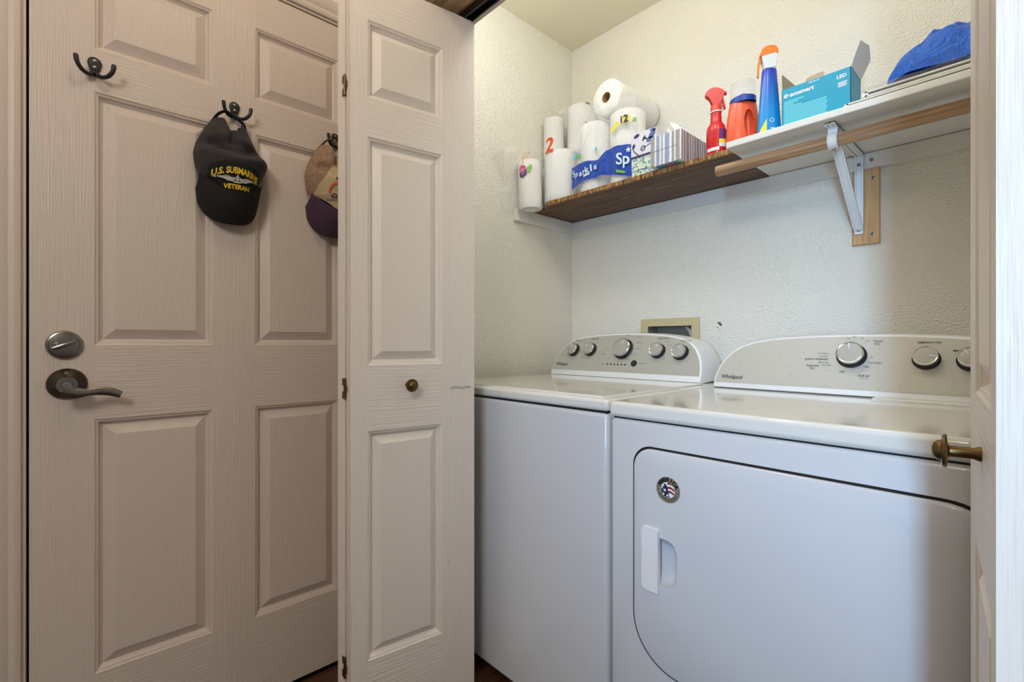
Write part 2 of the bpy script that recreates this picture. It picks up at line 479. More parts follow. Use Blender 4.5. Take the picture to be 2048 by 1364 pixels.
# ------------------------------------------------------------------ panelled doors
RINGS = [(0.0, 0.0), (0.0035, -0.0030), (0.0065, -0.0036), (0.0105, -0.0105), (0.0150, -0.0140)]
FIELD = (0.0150, -0.0140, 0.0390, -0.0012)
def panel_door(bm_frame, W, Z0, Z1, th, cols, rows, fn, field=FIELD):
    """stiles, rails and sticking into bm_frame; returns one bmesh per raised panel. fn(s,t,z)->world"""
    def q(p, mi): bm_frame.faces.new([bm_frame.verts.new(fn(*v)) for v in p]).material_index = mi
    xs = [0] + [c for cc in cols for c in cc] + [W]
    for i in range(0, len(xs), 2):                       # stiles
        q([(xs[i], 0, Z0), (xs[i + 1], 0, Z0), (xs[i + 1], 0, Z1), (xs[i], 0, Z1)], 0)
    zs = [Z0] + [r for rr in rows for r in rr] + [Z1]
    for (a, c) in cols:                                  # rails
        for i in range(0, len(zs), 2):
            q([(a, 0, zs[i]), (c, 0, zs[i]), (c, 0, zs[i + 1]), (a, 0, zs[i + 1])], 1)
    q([(0, -th, Z0), (0, -th, Z1), (W, -th, Z1), (W, -th, Z0)], 0)
    q([(0, -th, Z0), (0, 0, Z0), (0, 0, Z1), (0, -th, Z1)], 0); q([(W, 0, Z0), (W, -th, Z0), (W, -th, Z1), (W, 0, Z1)], 0)
    q([(0, -th, Z1), (0, 0, Z1), (W, 0, Z1), (W, -th, Z1)], 0); q([(0, 0, Z0), (0, -th, Z0), (W, -th, Z0), (W, 0, Z0)], 0)
    pans = []
    for (a, c) in cols:
        for (z0, z1) in rows:
            def ring(i, d): return [(a + i, d, z0 + i), (c - i, d, z0 + i), (c - i, d, z1 - i), (a + i, d, z1 - i)]
            for (r0, r1) in zip(RINGS, RINGS[1:]):
                A, B = ring(*r0), ring(*r1)
                for k in range(4):
                    j = (k + 1) % 4
                    q([A[k], A[j], B[j], B[k]], 0 if k % 2 else 1)
            pb = nb()
            A, B = ring(field[0] - .001, field[1] - .001), ring(field[2], field[3])
            C0 = ring(field[0] - .001, field[1] - 0.004)
            VA = [pb.verts.new(fn(*p)) for p in A]; VB = [pb.verts.new(fn(*p)) for p in B]; VC = [pb.verts.new(fn(*p)) for p in C0]
            for k in range(4):
                j = (k + 1) % 4
                pb.faces.new((VA[k], VA[j], VB[j], VB[k])); pb.faces.new((VC[k], VC[j], VA[j], VA[k]))
            pb.faces.new(VB); pb.faces.new(VC[::-1])
            pans.append(pb)
    return pans

# entry door: six panels, slab face flush with the wall
d1 = bpy.data.objects.new('door_1', None); COL.objects.link(d1); d1.location = (XW, (DY0 + DY1) / 2, 0)
MW[d1] = Matrix.Translation(d1.location); d1['kind'] = 'structure'
dfn = lambda s, t, z: (XW + t, DY0 + s, z)
b = nb()
o_ = -DY0
COLS = [(.0515 + o_, .2945 + o_), (.4005 + o_, .6435 + o_)]
ROWS = [(.243, .848), (1.0245, 1.628), (1.730, 1.935)]
pans = panel_door(b, DY1 - DY0, 0.012, DZ1, 0.04, COLS, ROWS, dfn)
slab = obj('door_slab', b, ['entry_paint_vertical', 'entry_paint_horizontal'], d1, sharp=20)
for pb in pans: obj('panel', pb, 'entry_panel_paint', slab, sharp=8)
# deadbolt
X_ = Matrix.Rotation(PI / 2, 4, 'Y')
MD = axis_M((XW, -.0009, 1.0254), (1, 0, 0))
b = nb(); lathe(b, [(0, 0), (.0325, 0), (.0325, .004), (.0305, .0075), (.0275, .0085), (.0265, .0075), (.012, .0105), (0, .0105)], 48, MD)
db = obj('deadbolt', b, 'nickel', d1)
b = nb(); box(b, -.024, .021, -.0042, .0042, .009, .026, .003, 2, M=MD @ Matrix.Rotation(math.radians(24), 4, 'Z')); obj('thumb_turn', b, 'nickel', db)
b = nb(); lathe(b, [(0, .0085), (.0042, .0085), (.0042, .0125), (.002, .0138), (0, .0125)], 14, MD @ Matrix.Translation((-.013, .002, 0))); obj('screw', b, 'steel', db)
# lever handle
ML = axis_M((XW, .0035, .9355), (1, 0, 0))
b = nb(); lathe(b, [(0, 0), (.036, 0), (.036, .002), (.0335, .006), (.020, .015), (.0165, .019), (0, .019)], 48, ML)
lv = obj('lever_handle', b, 'nickel_dark', d1)
b = nb(); lathe(b, [(0, .018), (.0165, .018), (.0170, .034), (.0185, .046), (.0165, .050), (.0105, .050), (.0100, .047), (0, .047)], 36, ML); hub = obj('hub', b, 'nickel', lv)
b = nb(); lathe(b, [(0, .0465), (.0085, .0465), (.0080, .0505), (.003, .051), (0, .0485)], 24, ML); obj('privacy_button', b, 'steel', lv)
b = nb(); lathe(b, [(0, .011), (.004, .011), (.004, .015), (0, .0150)], 14, ML @ Matrix.Translation((-.0015, .026, 0))); obj('screw', b, 'steel', lv)
b = nb(); xl = XW + .043
pts = spline([(xl, -.002, .925), (xl + .001, .012, .9185), (xl, .032, .9165), (xl - .004, .056, .9185), (xl - .006, .078, .9155), (xl - .008, .098, .9065)], 22)
tube(b, pts, [.0095 - .0060 * min(1, i / 10) if i < 10 else .0035 + .0008 * math.sin((i - 10) / 12 * PI) for i in range(23)], 12, True, 2.3)
obj('lever', b, 'nickel', lv)
# dark slab behind the door edge, the gap's shade put into its colour, and casing around the doorway
b = nb(); box(b, XW - .11, XW - .045, DY0 - .025, DY1 + .025, 0, DZ1 + .02)
struct('gap_shade', b, 'gap_dark')
def casing_profile(): return [(0.0, 0.0), (0.0, .008), (.004, .011), (.010, .012), (.014, .010), (.020, .010), (.024, .013), (.040, .016), (.050, .017), (.056, .015), (.058, .010), (.058, 0.0)]
b = nb()
def cas(y0, z0, y1, z1, dy, dz):
    P = casing_profile()
    rings = []
    for (y, z, m) in ((y0, z0, 0), (y1, z1, 1)):
        ring = []
        for (a, h) in P:
            zz = z
            yy = y
            if dy and m: zz = z + a           # mitre at the top
            if dz: yy = y + (a if m else -a)
            ring.append((XW + h, yy + dy * a, zz + dz * a))
        rings.append(ring)
    loft(b, rings)
gap = .0045
cas(DY0 - .0125, 0.0, DY0 - .0125, DZ1 + .0125, -1, 0)
cas(DY0 - .0125, DZ1 + .0125, .742, DZ1 + .0125, 0, 1)
for v in b.verts:
    v.co.y = min(v.co.y, .742)
struct('trim_4', fixn(b), 'trim_paint')
b = nb()
box(b, XW - .045, XW + .001, DY0 - .020, DY0 - gap, 0, DZ1 + .012, .0015, 1)
box(b, XW - .045, XW + .001, DY0 - .020, DY1 + .016, DZ1 + gap, DZ1 + .016, .0015, 1)
box(b, XW - .045, XW + .001, DY1 + gap, DY1 + .020, 0, DZ1 + .012, .0015, 1)
struct('trim_5', b, 'trim_paint')
b = nb(); box(b, XW - .040, XW - .003, DY0 - .0047, DY0 - .0040, .88, 1.06); struct('trim_6', b, 'antique_brass')

# folding closet doors
LW, LT, LZ0, LZ1 = 0.362, 0.034, 0.022, 1.979
LROWS = [(.2077, .8015), (.9720, 1.5630), (1.6645, 1.8650)]
def leaf(parent, O, D, Nn, s0, s1, knob=None):
    fn = lambda s, t, z: (O[0] + D[0] * s + Nn[0] * t, O[1] + D[1] * s + Nn[1] * t, z)
    b = nb(); pans = panel_door(b, LW, LZ0, LZ1, LT, [(s0, s1)], LROWS, fn, (0.0150, -0.0140, 0.0360, -0.0012))
    lf = obj('leaf', b, ['door_paint_vertical', 'door_paint_horizontal'], parent, sharp=20)
    for pb in pans: obj('panel', pb, 'panel_paint', lf, sharp=8)
    if knob and D[0] < 0:
        b2 = nb(); random.seed(3)
        for i in range(16):
            s0 = .012 + i * .0042; zz = .8985 + random.uniform(-.003, .003)
            b2.faces.new([b2.verts.new(fn(*p)) for p in ((s0, .0003, zz), (s0 + .003, .0003, zz), (s0 + .0034, .0003, zz + .006), (s0 + .0010, .0003, zz + .006))])
        for (s0, zz, l_) in ((.300, .46, .002), (.045, .60, .012), (.084, .40, .010), (.020, .74, .003), (.205, .32, .003)):
            b2.faces.new([b2.verts.new(fn(*p)) for p in ((s0, .0003, zz), (s0 + .0012, .0003, zz), (s0 - l_ * .4 + .0012, .0003, zz + l_), (s0 - l_ * .4, .0003, zz + l_))])
        obj('scuff_mark', b2, 'scuff', lf)
    if knob:
        Mk = axis_M(fn(knob[0], 0, knob[1]), (Nn[0], Nn[1], 0))
        b = nb(); lathe(b, [(0, 0), (.0075, 0), (.0070, .003), (.0058, .006), (.0058, .024), (.009, .0255), (.0168, .0262), (.0175, .0280), (.0165, .0300), (.0110, .0310), (.0105, .0335), (.0075, .0370), (.003, .0385), (0, .0387)], 32, Mk)
        obj('knob', b, 'antique_brass', lf)
    return fn
def bifold(name, lead, piv, hinge_xy, Dh):
    o = bpy.data.objects.new(name, None); COL.objects.link(o); o.location = (hinge_xy[0], hinge_xy[1], 0)
    MW[o] = Matrix.Translation(o.location); o['kind'] = 'structure'
    leaf(o, *lead); leaf(o, *piv)
    for z in (1.698, .912, .190):
        b = nb()
        c = Vector((hinge_xy[0], hinge_xy[1], z))
        tube(b, [c + Vector((0, 0, -.027)), c + Vector((0, 0, .027))], .0030, 10)
        for (dx, z0, z1) in ((-1, .008, .026), (-1, -.026, -.008), (1, -.008, .008)):
            a = Vector((Dh[0] * dx, Dh[1] * dx, 0)); n_ = Vector((Dh[1], -Dh[0], 0))
            if n_.y > 0: n_ = -n_
            prism(b, [(.001, z0), (.0125, z0), (.0125, z1), (.001, z1)], -.0005, .0012, lambda p, h, q_: c + a * p + n_ * q_ + Vector((0, 0, h)))
        obj('hinge', fixn(b), 'antique_brass', o)
    return o
def unit(deg): return (math.sin(math.radians(deg)), math.cos(math.radians(deg)))
c7 = (.1357, .9907)
# left pair: leading leaf faces right, pivot leaf folded behind it
P = (-1.123, .888)
bifold('door_2', (P, (-c7[0], -c7[1]), (c7[1], -c7[0]), .105, .318, (.208, .917)),
       ((-1.2952, .887), (c7[0], -c7[1]), (-c7[1], -c7[0]), .105, .318, None), (-1.2095, .5305), (1, 0))
# right pair, nearly edge-on to the camera
c5 = unit(5.9)
P = (-.0566, .888)
nE = (P[0] + c5[0] * LW, P[1] - c5[1] * LW)
bifold('door_3', (P, (c5[0], -c5[1]), (-c5[1], -c5[0]), .105, .318, (.208, .917)),
       ((nE[0] + .0725 + c5[0] * LW, P[1]), (-c5[0], -c5[1]), (c5[1], -c5[0]), .105, .318, None), (nE[0] + .0363, nE[1] + .004), (1, 0))

# ------------------------------------------------------------------ appliances
def console(parent, xl, xr, outline, y0, z0, k, yb, face_mat, zf):
    """outline: list (x,z) from left foot over the crown to the right foot"""
    cx = (xl + xr) / 2; top = max(z for x, z in outline)
    n2 = Vector((0, -1, k)).normalized()
    def P(x, z, off=0.0): return Vector((x, y0 + (z - z0) * k, z)) + n2 * off
    def inset(d, dz=None):
        h = top - z0
        return [(cx + (x - cx) * (1 - d / ((xr - xl) / 2)), z0 + (z - z0) * (1 - d / h)) for x, z in outline]
    b = nb()
    rings = [[P(x, z, 0) for x, z in inset(.007)], [P(x, z, -.0025) for x, z in inset(.0025)], [P(x, z, -.009) for x, z in outline],
             [(x, y0 + .085 + (z - z0) * k * .6, z) for x, z in outline], [(x, max(y0 + .14, yb - .02), z0 + (z - z0) * .985) for x, z in outline], [(x, yb, z0 + (z - z0) * .95) for x, z in inset(.012)]]
    loft(b, rings)
    body = obj('console', fixn(b), 'white_plastic', parent, sharp=30)
    pl = [(x, z) for x, z in inset(.0085) if z > zf]
    pl = [(pl[0][0] - .0015, zf)] + pl + [(pl[-1][0] + .0015, zf)]
    b = nb(); prism(b, pl, -.002, .0012, lambda a, c_, h: P(a, c_, h)); face = obj('faceplate', fixn(b), face_mat, body)
    return body, face, P, n2
def knob(parent, P, n2, x, z, r, ang, h=.022):
    M = axis_M(P(x, z, .0012), n2, (1, 0, 0))
    # local axes: x-> along (1,0,0) side
    ax = Vector((1, 0, 0)); az = Vector(n2); ay = az.cross(ax)
    M = frame_M(P(x, z, .0012), ax, ay, az)
    b = nb(); lathe(b, [(0, 0), (r * 1.12, 0), (r * 1.12, .002), (r * 1.0, .005), (r * .97, h - .006), (r * .90, h - .004), (0, h - .004)], 40, M)
    kb = obj('knob', b, 'knob_black', parent)
    b = nb(); lathe(b, [(r * .90, h - .007), (r * .985, h - .0065), (r * .985, h - .001), (r * .94, h), (r * .88, h - .0005), (r * .88, h - .004)], 40, M); obj('knob_ring', b, 'chrome', kb)
    b = nb(); lathe(b, [(0, h - .005), (r * .885, h - .005), (r * .885, h - .0012), (r * .6, h - .0004), (0, h)], 40, M); obj('knob_cap', b, 'knob_silver', kb)
    b = nb(); R = Matrix.Rotation(ang, 4, 'Z')
    box(b, -.0009, .0009, r * .36, r * .90, h - .0008, h + .0006, M=M @ R); obj('pointer', b, 'ink_white', kb)
def lettering(parent, items, fnf, mi='ink_dark', name='lettering'):
    b = nb()
    for (s, x, z, hgt, bold, al) in items:
        put_text(b, s, lambda a, c_, x=x, z=z: fnf(x + a, z + c_), height=hgt, bold=bold, align=al)
    return obj(name, b, mi, parent)
def logo(parent, fnf, x, z, wd):
    b = nb(); put_text(b, 'Whirlpool', lambda a, c_: fnf(x + a, z + c_), width=wd, bold=0.016)
    # thin orbit ring crossing the p
    n = 40; ro = wd * .16; cx0 = x + wd * .13
    def E(t, k):
        a = ro * k * math.cos(t); c_ = ro * .55 * k * math.sin(t)
        return (cx0 + a * .72 - c_ * .7, z - wd * .015 + a * .45 + c_ * .75)
    for i in range(int(n * .12), int(n * .93)):
        t0, t1 = 2 * PI * i / n, 2 * PI * (i + 1) / n
        put_poly(b, [E(t0, .93), E(t1, .93), E(t1, 1.02), E(t0, 1.02)], fnf)
    return obj('brand_lettering', b, 'ink_dark', parent)

# ---- washer
wash = thing('washing_machine', (-1.07, 1.35, 0), 'white top-loading washing machine with five-knob grey console beside the left closet wall', 'washing machine')
WX0, WX1, WY0, WY1, WT = -1.440, -.697, .960, 1.742, .893
b = nb(); box(b, WX0 + .003, WX1 - .003, WY0 + .004, WY1, .028, WT - .0325, .012, 3); obj('cabinet', b, 'white_enamel', wash)
b = nb(); box(b, WX0 + .008, WX1 - .008, WY0 + .009, WY1 - .01, WT - .036, WT - .027); obj('seam', b, 'gap_dark', wash)
b = nb(); box(b, WX0, WX1, WY0, WY1, WT - .0295, WT, .0095, 4); obj('top_deck', b, 'white_top', wash)
b = nb(); box(b, WX0 + .030, WX1 - .035, WY0 + .030, 1.535, WT - .004, WT + .0035, .003, 2); lid = obj('lid', b, 'white_top', wash)
for (x, y) in ((WX0 + .06, WY0 + .07), (WX1 - .06, WY0 + .07), (WX0 + .06, WY1 - .07), (WX1 - .06, WY1 - .07)):
    b = nb(); lathe(b, [(0, 0), (.022, 0), (.022, .010), (.010, .014), (.010, .032), (0, .032)], 16, Matrix.Translation((x, y, 0))); obj('foot', b, 'knob_black', wash)
half = [(.339, 0), (.3405, .020), (.3385, .042), (.332, .070), (.320, .096), (.304, .119), (.280, .139), (.248, .153), (.205, .163), (.150, .169), (.080, .173)]
def mk_outline(cx, hw, z0, hgt):
    k = hw / .3405; kz = hgt / .174
    Lh = [(cx - x * k, z0 + z * kz) for x, z in half]; Rh = [(cx + x * k, z0 + z * kz) for x, z in half[::-1]]
    return Lh + [(cx, z0 + .174 * kz)] + Rh
wz = WT + .0040
b = nb(); box(b, -1.426, -.765, 1.563, 1.735, WT - .002, WT + .005); obj('console_gap', b, 'gap_dark', wash)
wc, wf, WP, wn = console(wash, -1.436, -.755, mk_outline(-1.0955, .3405, wz, .173), 1.556, wz, .45, 1.742, 'console_grey', .917)
for (x, z, r, a) in ((-1.335, .999, .0255, .35), (-1.2465, 1.001, .0255, .8), (-1.088, 1.005, .0375, -.2), (-.9365, .999, .0260, -.25), (-.8465, .995, .0260, -.3)):
    knob(wf, WP, wn, x, z, r, a, .024)
b = nb(); lathe(b, [(0, 0), (.0125, 0), (.0125, .003), (.0115, .004), (0, .004)], 28, frame_M(WP(-1.026, .952, .001), Vector((1, 0, 0)), wn.cross(Vector((1, 0, 0))), wn)); obj('start_button', b, 'ink_dark', wf)
wfn = lambda x, z: WP(x, z, .0017)
logo(wf, wfn, -1.381, .940, .062)
b = nb()
for i in range(6): put_poly(b, [(-1.150 + i * .0165, .9435), (-1.1425 + i * .0165, .9435), (-1.1425 + i * .0165, .9485), (-1.150 + i * .0165, .9485)], wfn)
obj('cycle_lights', b, 'sticker_black', wf)
lettering(wf, [('LOAD SIZE', -1.331, 1.041, .0042, .01, 'CENTER'), ('WASH TEMP', -1.240, 1.046, .0046, .01, 'CENTER'), ('Normal', -1.082, 1.0605, .0042, .005, 'CENTER'),
    ('RINSE OPTIONS', -.926, 1.0465, .0046, .01, 'CENTER'), ('WATER LEVEL', -.835, 1.0365, .0046, .01, 'CENTER'), ('Status', -1.167, .946, .004, .005, 'CENTER'), ('Start / Pause', -.988, .954, .0040, .005, 'CENTER')], wfn)
lettering(wf, [('Quick Wash', -1.046, 1.052, .0038, 0, 'LEFT'), ('Heavy Duty', -1.036, 1.031, .0038, 0, 'LEFT'), ('Bulky Items', -1.036, 1.008, .0038, 0, 'LEFT'), ('Drain & Spin', -1.050, .986, .0038, 0, 'LEFT'),
    ('Rinse & Spin', -1.073, .968, .0038, 0, 'LEFT'), ('Casual', -1.176, 1.006, .0038, 0, 'LEFT'), ('Delicates', -1.190, .985, .0038, 0, 'LEFT'), ('Soak', -1.150, .966, .0038, 0, 'LEFT'),
    ('1 Rinse', -.918, 1.034, .0038, 0, 'LEFT'), ('2 Rinse', -.905, 1.022, .0038, 0, 'LEFT'), ('2 Rinse', -.918, .972, .0038, 0, 'LEFT'), ('Low', -.820, 1.020, .0038, 0, 'LEFT'), ('High', -.822, 1.008, .0038, 0, 'LEFT'),
    ('Hot', -1.300, .998, .0038, 0, 'CENTER'), ('Cold', -1.287, .970, .0038, 0, 'CENTER'), ('Large', -1.392, .979, .0038, 0, 'CENTER')], wfn, 'ink_grey', 'small_lettering')

# ---- dryer
dry = thing('clothes_dryer', (-.308, 1.32, 0), 'white front-loading clothes dryer with wide rounded door and grey console', 'dryer')
DX0, DX1, DY_0, DY_1, DT = -.6755, .060, .936, 1.690, .895
b = nb(); box(b, DX0 + .002, DX1 - .002, DY_0 + .003, DY_1, .028, DT - .0385, .010, 3); dcab = obj('cabinet', fixn(b), 'white_enamel', dry)
b = nb(); box(b, DX0 + .008, DX1 - .008, DY_0 + .010, DY_1 - .01, DT - .042, DT - .034); obj('seam', b, 'gap_dark', dry)
b = nb(); box(b, DX0, DX1, DY_0 - .002, DY_1, DT - .0360, DT, .010, 4); obj('top_deck', b, 'white_top', dry)
b = nb(); box(b, -.26, .03, 1.395, 1.435, DT - .002, DT + .005, .002, 1); obj('lint_screen_cover', b, 'white_top', dry)
for (x, y) in ((DX0 + .06, DY_0 + .07), (DX1 - .06, DY_0 + .07), (DX0 + .06, DY_1 - .07), (DX1 - .06, DY_1 - .07)):
    b = nb(); lathe(b, [(0, 0), (.022, 0), (.022, .010), (.010, .014), (.010, .032), (0, .032)], 16, Matrix.Translation((x, y, 0))); obj('foot', b, 'knob_black', dry)
# door slab with rounded corners, dark gap line behind it, recessed grip
DYF = DY_0 + .003
ol = rrect(-.607, -.006, .326, .799, (.105, .105, .085, .045), 12)
def ins(ol_, d):
    cx, cz = -.3065, .5625
    return [(cx + (x - cx) * (1 - d / .30), cz + (z - cz) * (1 - d / .2365)) for x, z in ol_]
b = nb(); prism(b, ins(ol, -.0045), .004, -.0006, lambda x, z, h: (x, DYF + h, z)); dgap = obj('door_gap', fixn(b), 'gap_dark', dry)
b = nb(); loft(b, [[(x, DYF + .002, z) for x, z in ol], [(x, DYF - .004, z) for x, z in ol], [(x, DYF - .0065, z) for x, z in ins(ol, .002)], [(x, DYF - .008, z) for x, z in ins(ol, .0055)]])
fixn(b)
dd = obj('door', b, 'white_enamel', dry)
cb_ = nb(); bmesh.ops.create_uvsphere(cb_, u_segments=28, v_segments=16, radius=1)
for v in cb_.verts:
    # super-ellipsoid scoop
    c_ = v.co
    v.co = Vector((-.541 + math.copysign(abs(c_.x) ** .6, c_.x) * .0400, DYF - .010 + c_.y * .026, .5640 + math.copysign(abs(c_.z) ** .55, c_.z) * .050))
cut = obj('cutter', cb_, 'white_enamel', dry)
bb = bmesh.new(); bb.from_mesh(dd.data)
for v in bb.verts:
    if v.co.y > (DYF + .001) - MW[dd].translation.y: v.co.y += .035
bb.to_mesh(dd.data); bb.free()
carve(dd, cut)
b = nb(); box(b, -.600, -.490, DYF - .05, DYF + .06, .500, .628); hole = obj('cutter', fixn(b), 'white_enamel', dry)
carve(dcab, hole); carve(dgap, hole)
bpy.data.objects.remove(cut); bpy.data.objects.remove(hole)
b = nb()
gl = rrect(-.5855, -.5430, .4925, .6325, (.012, .002, .002, .012), 5)
loft(b, [[(x, DYF - .002, z) for x, z in gl], [(x, DYF - .010, z) for x, z in gl], [(-.5643 + (x + .5643) * .93 + .001, DYF - .0125, .5625 + (z - .5625) * .975) for x, z in gl]])
box(b, -.5450, -.5415, DYF - .017, DYF - .006, .4945, .6300, .0012, 1)
obj('grip', fixn(b), 'white_plastic', dd)
# round sticker
SX, SZ, SR = -.5218, .7205, .0272
sfn = lambda h: (lambda a, c_: (SX + a, DYF - .008 - h, SZ + c_))
b = nb(); prism(b, circ(0, 0, SR, 48), 0, .0006, lambda a, c_, h: (SX + a, DYF - .008 - h, SZ + c_)); st = obj('round_sticker', fixn(b), 'sticker_bronze', dry)
st['label'] = 'round bronze sticker reading AMERICA around a waving flag'
b = nb(); put_poly(b, circ(0, 0, SR * .60, 40), sfn(.0008)); obj('flag_ground', b, 'ink_white', st)
b = nb()
def band(y0, y1, hh):
    n = 10; top = []; bot = []
    for i in range(n + 1):
        a = -.03 + i / n * .61
        wv_ = -.16 * a + .06 * math.sin(a * 7)
        lim = math.sqrt(max(0, .59 ** 2 - a * a))
        top.append((a, max(-lim, min(lim, y1 + wv_)))); bot.append((a, max(-lim, min(lim, y0 + wv_))))
    return [(x * SR, y * SR) for x, y in bot + top[::-1]]
put_poly(b, band(.10, .26, 0), sfn(.0010)); put_poly(b, band(-.22, -.06, 0), sfn(.0010)); put_poly(b, band(.42, .62, 0), sfn(.0010))
obj('flag_stripes', b, 'sticker_red', st)
b = nb(); put_poly(b, [(x * SR, y * SR) for x, y in [(-.36, .46), (-.16, .42), (-.02, .20), (.02, -.05), (.10, -.35), (.18, -.54), (-.05, -.59), (-.30, -.50), (-.50, -.30), (-.58, -.02), (-.52, .20), (-.30, .24)]], sfn(.0012)); obj('flag_canton', b, 'sticker_navy', st)
b = nb()
for (x, y, r) in ((-.25, -.04, .16), (-.36, -.34, .12), (-.02, -.42, .14), (-.46, .10, .09)): put_poly(b, star(x * SR, y * SR, r * SR, .2), sfn(.0014))
obj('flag_star', b, 'ink_white', st)
b = nb()
for i, ch in enumerate('AMERICA'):
    th_ = math.radians(62 - i * 20.6)
    def af(a, c_, th_=th_):
        r = SR * .80 + c_; t = th_ + PI / 2
        return (SX + r * math.cos(t) + a * math.sin(t), DYF - .0090, SZ + r * math.sin(t) - a * math.cos(t))
    put_text(b, ch, af, height=.0084, bold=.06)
for th_ in (95, -100):
    t = math.radians(th_ + 90); put_poly(b, circ(SR * .8 * math.cos(t), SR * .8 * math.sin(t), .0011, 10), sfn(.001))
for r in (.68, .76, .84):
    for i in range(22):
        t0 = math.radians(205 + i * 6); t1 = t0 + math.radians(4)
        put_poly(b, [(SR * (r + q) * math.cos(t), SR * (r + q) * math.sin(t)) for t, q in ((t0, -.018), (t1, -.018), (t1, .018), (t0, .018))], sfn(.001))
obj('sticker_lettering', b, 'sticker_black', st)
dz = DT + .0040
b = nb(); box(b, -.657, .041, 1.458, 1.665, DT - .002, DT + .005); obj('console_gap', b, 'gap_dark', dry)
dc, df, DP, dn = console(dry, -.667, .051, mk_outline(-.308, .359, dz, .156), 1.451, dz, .45, 1.672, 'console_grey_speckled', .912)
for (x, z, r, a) in ((-.319, .996, .0300, .15), (-.171, .991, .0240, -PI / 2 - .05), (-.0925, .990, .0240, .6)): knob(df, DP, dn, x, z, r, a, .024)
dfn2 = lambda x, z: DP(x, z, .0017)
logo(df, dfn2, -.612, .929, .062)
lettering(df, [('TEMPERATURE', -.168, 1.0305, .0048, .008, 'CENTER'), ('CYCLE SIGNAL', -.072, 1.028, .0048, .012, 'CENTER'), ('Timed', -.267, 1.0345, .0052, .006, 'CENTER'), ('Dry', -.267, 1.0275, .0052, .006, 'CENTER'),
    ('Automatic', -.404, .969, .0052, .010, 'CENTER'), ('Dry', -.404, .962, .0052, .010, 'CENTER'), ('ENERGY PREFERRED', -.397, .986, .0042, .010, 'CENTER'), ('OFF', -.336, .955, .0044, .010, 'CENTER'), ('OFF', -.285, .969, .0044, .010, 'CENTER'), ('Fluff Air', -.288, .947, .0052, .010, 'CENTER'),
    ('Med', -.125, 1.012, .0050, .006, 'LEFT'), ('High', -.119, .992, .0050, .008, 'LEFT'), ('Cool Down', -.283, .980, .0042, .004, 'LEFT')], dfn2)
lettering(df, [('Cool Down', -.383, 1.002, .0038, .002, 'CENTER'), ('Less Dry', -.381, .994, .0040, .002, 'CENTER'), ('More Dry', -.379, .978, .0040, .002, 'CENTER'), ('Very Dry', -.373, .971, .0040, .002, 'CENTER'), ('OFF', -.331, 1.0405, .0036, .002, 'CENTER'),
    ('60', -.318, 1.0455, .0036, 0, 'CENTER'), ('50', -.300, 1.041, .0036, 0, 'CENTER'), ('40', -.288, 1.034, .0036, 0, 'CENTER'), ('20', -.276, .994, .0036, 0, 'CENTER'), ('10', -.292, .960, .0036, 0, 'CENTER'), ('No Heat', -.288, .941, .0032, 0, 'CENTER')], dfn2, 'ink_grey', 'small_lettering')

# ------------------------------------------------------------------ wall fittings
ob = thing('washer_outlet_box', (-1.002, YB, 1.03), 'beige plastic water outlet box recessed in the back wall behind the washer', 'outlet box')
b = nb()
fx0, fx1, fz0, fz1 = -1.131, -.874, .945, 1.130
for (a, c_, d, e) in ((fx0, HX0 + .002, fz0, fz1), (HX1 - .002, fx1, fz0, fz1), (HX0 + .002, HX1 - .002, HZ1 - .002, fz1), (HX0 + .002, HX1 - .002, fz0, HZ0 + .002)):
    box(b, a, c_, YB - .008, YB - .0005, d, e, .0015, 1)
obj('frame', b, 'beige_plastic', ob)
b = nb(); x0, x1, z0, z1 = HX0 + .001, HX1 - .001, HZ0 + .001, HZ1 - .001
V = lambda x, y, z: b.verts.new((x, y, z))
y0, y1 = YB - .003, YB + .075
for q in ([(x0, y1, z0), (x1, y1, z0), (x1, y1, z1), (x0, y1, z1)], [(x0, y0, z0), (x0, y1, z0), (x0, y1, z1), (x0, y0, z1)], [(x1, y1, z0), (x1, y0, z0), (x1, y0, z1), (x1, y1, z1)], [(x0, y1, z1), (x1, y1, z1), (x1, y0, z1), (x0, y0, z1)], [(x0, y0, z0), (x1, y0, z0), (x1, y1, z0), (x0, y1, z0)]):
    b.faces.new([V(*p) for p in q])
obj('recess', b, 'recess_grey', ob)
b = nb(); tube(b, spline([(-.932, YB + .050, .968), (-.921, YB + .035, 1.03), (-.925, YB + .022, 1.075), (-.945, YB + .03, 1.094)], 16), .007, 10); obj('hose', b, 'hose_grey', ob)
b = nb()
for (x, z, r) in ((-.797, 1.103, .0042), (-.792, 1.098, .003), (-.803, 1.106, .0025), (-.805, 1.088, .0018)): prism(b, circ(x, z, r, 7, r * 1.5), 0, .001, lambda a, c_, h: (a, YB - .0003 - h, c_))
ch = obj('paint_chip', fixn(b), 'spackle_brown', origin=(-.8, YB, 1.1)); tag(ch, 'small brown paint chips on the back wall right of the outlet box', 'wall chip')

# cleats, shelves, bracket, rod
b = nb(); box(b, XW, .20, YB - .018, YB, 1.557, 1.605, .0012, 1)
tag(obj('shelf_cleat', b, 'white_board', origin=(-.6, YB, 1.557)), 'long white painted cleat board along the back wall under the shelves', 'cleat')
b = nb(); box(b, XW, XW + .018, 1.411, YB - .018, 1.555, 1.605, .0012, 1)
tag(obj('shelf_cleat', b, 'white_board', origin=(XW, 1.6, 1.555)), 'short white cleat board on the left closet wall under the brown shelf', 'cleat')
sb = thing('brown_shelf', (-1.06, 1.645, 1.606), 'dark brown unpainted wooden shelf board with splintered front edge', 'shelf')
b = nb()
xs = [XW + .001 + i * (.894 / 60) for i in range(61)]
def fy(x):
    y = 1.489 + .003 * noise.noise(Vector((x * 22, 1, 0))) + .0015 * noise.noise(Vector((x * 90, 5, 0)))
    return y + max(0, min(.055, (-1.395 - x) * 1.1))
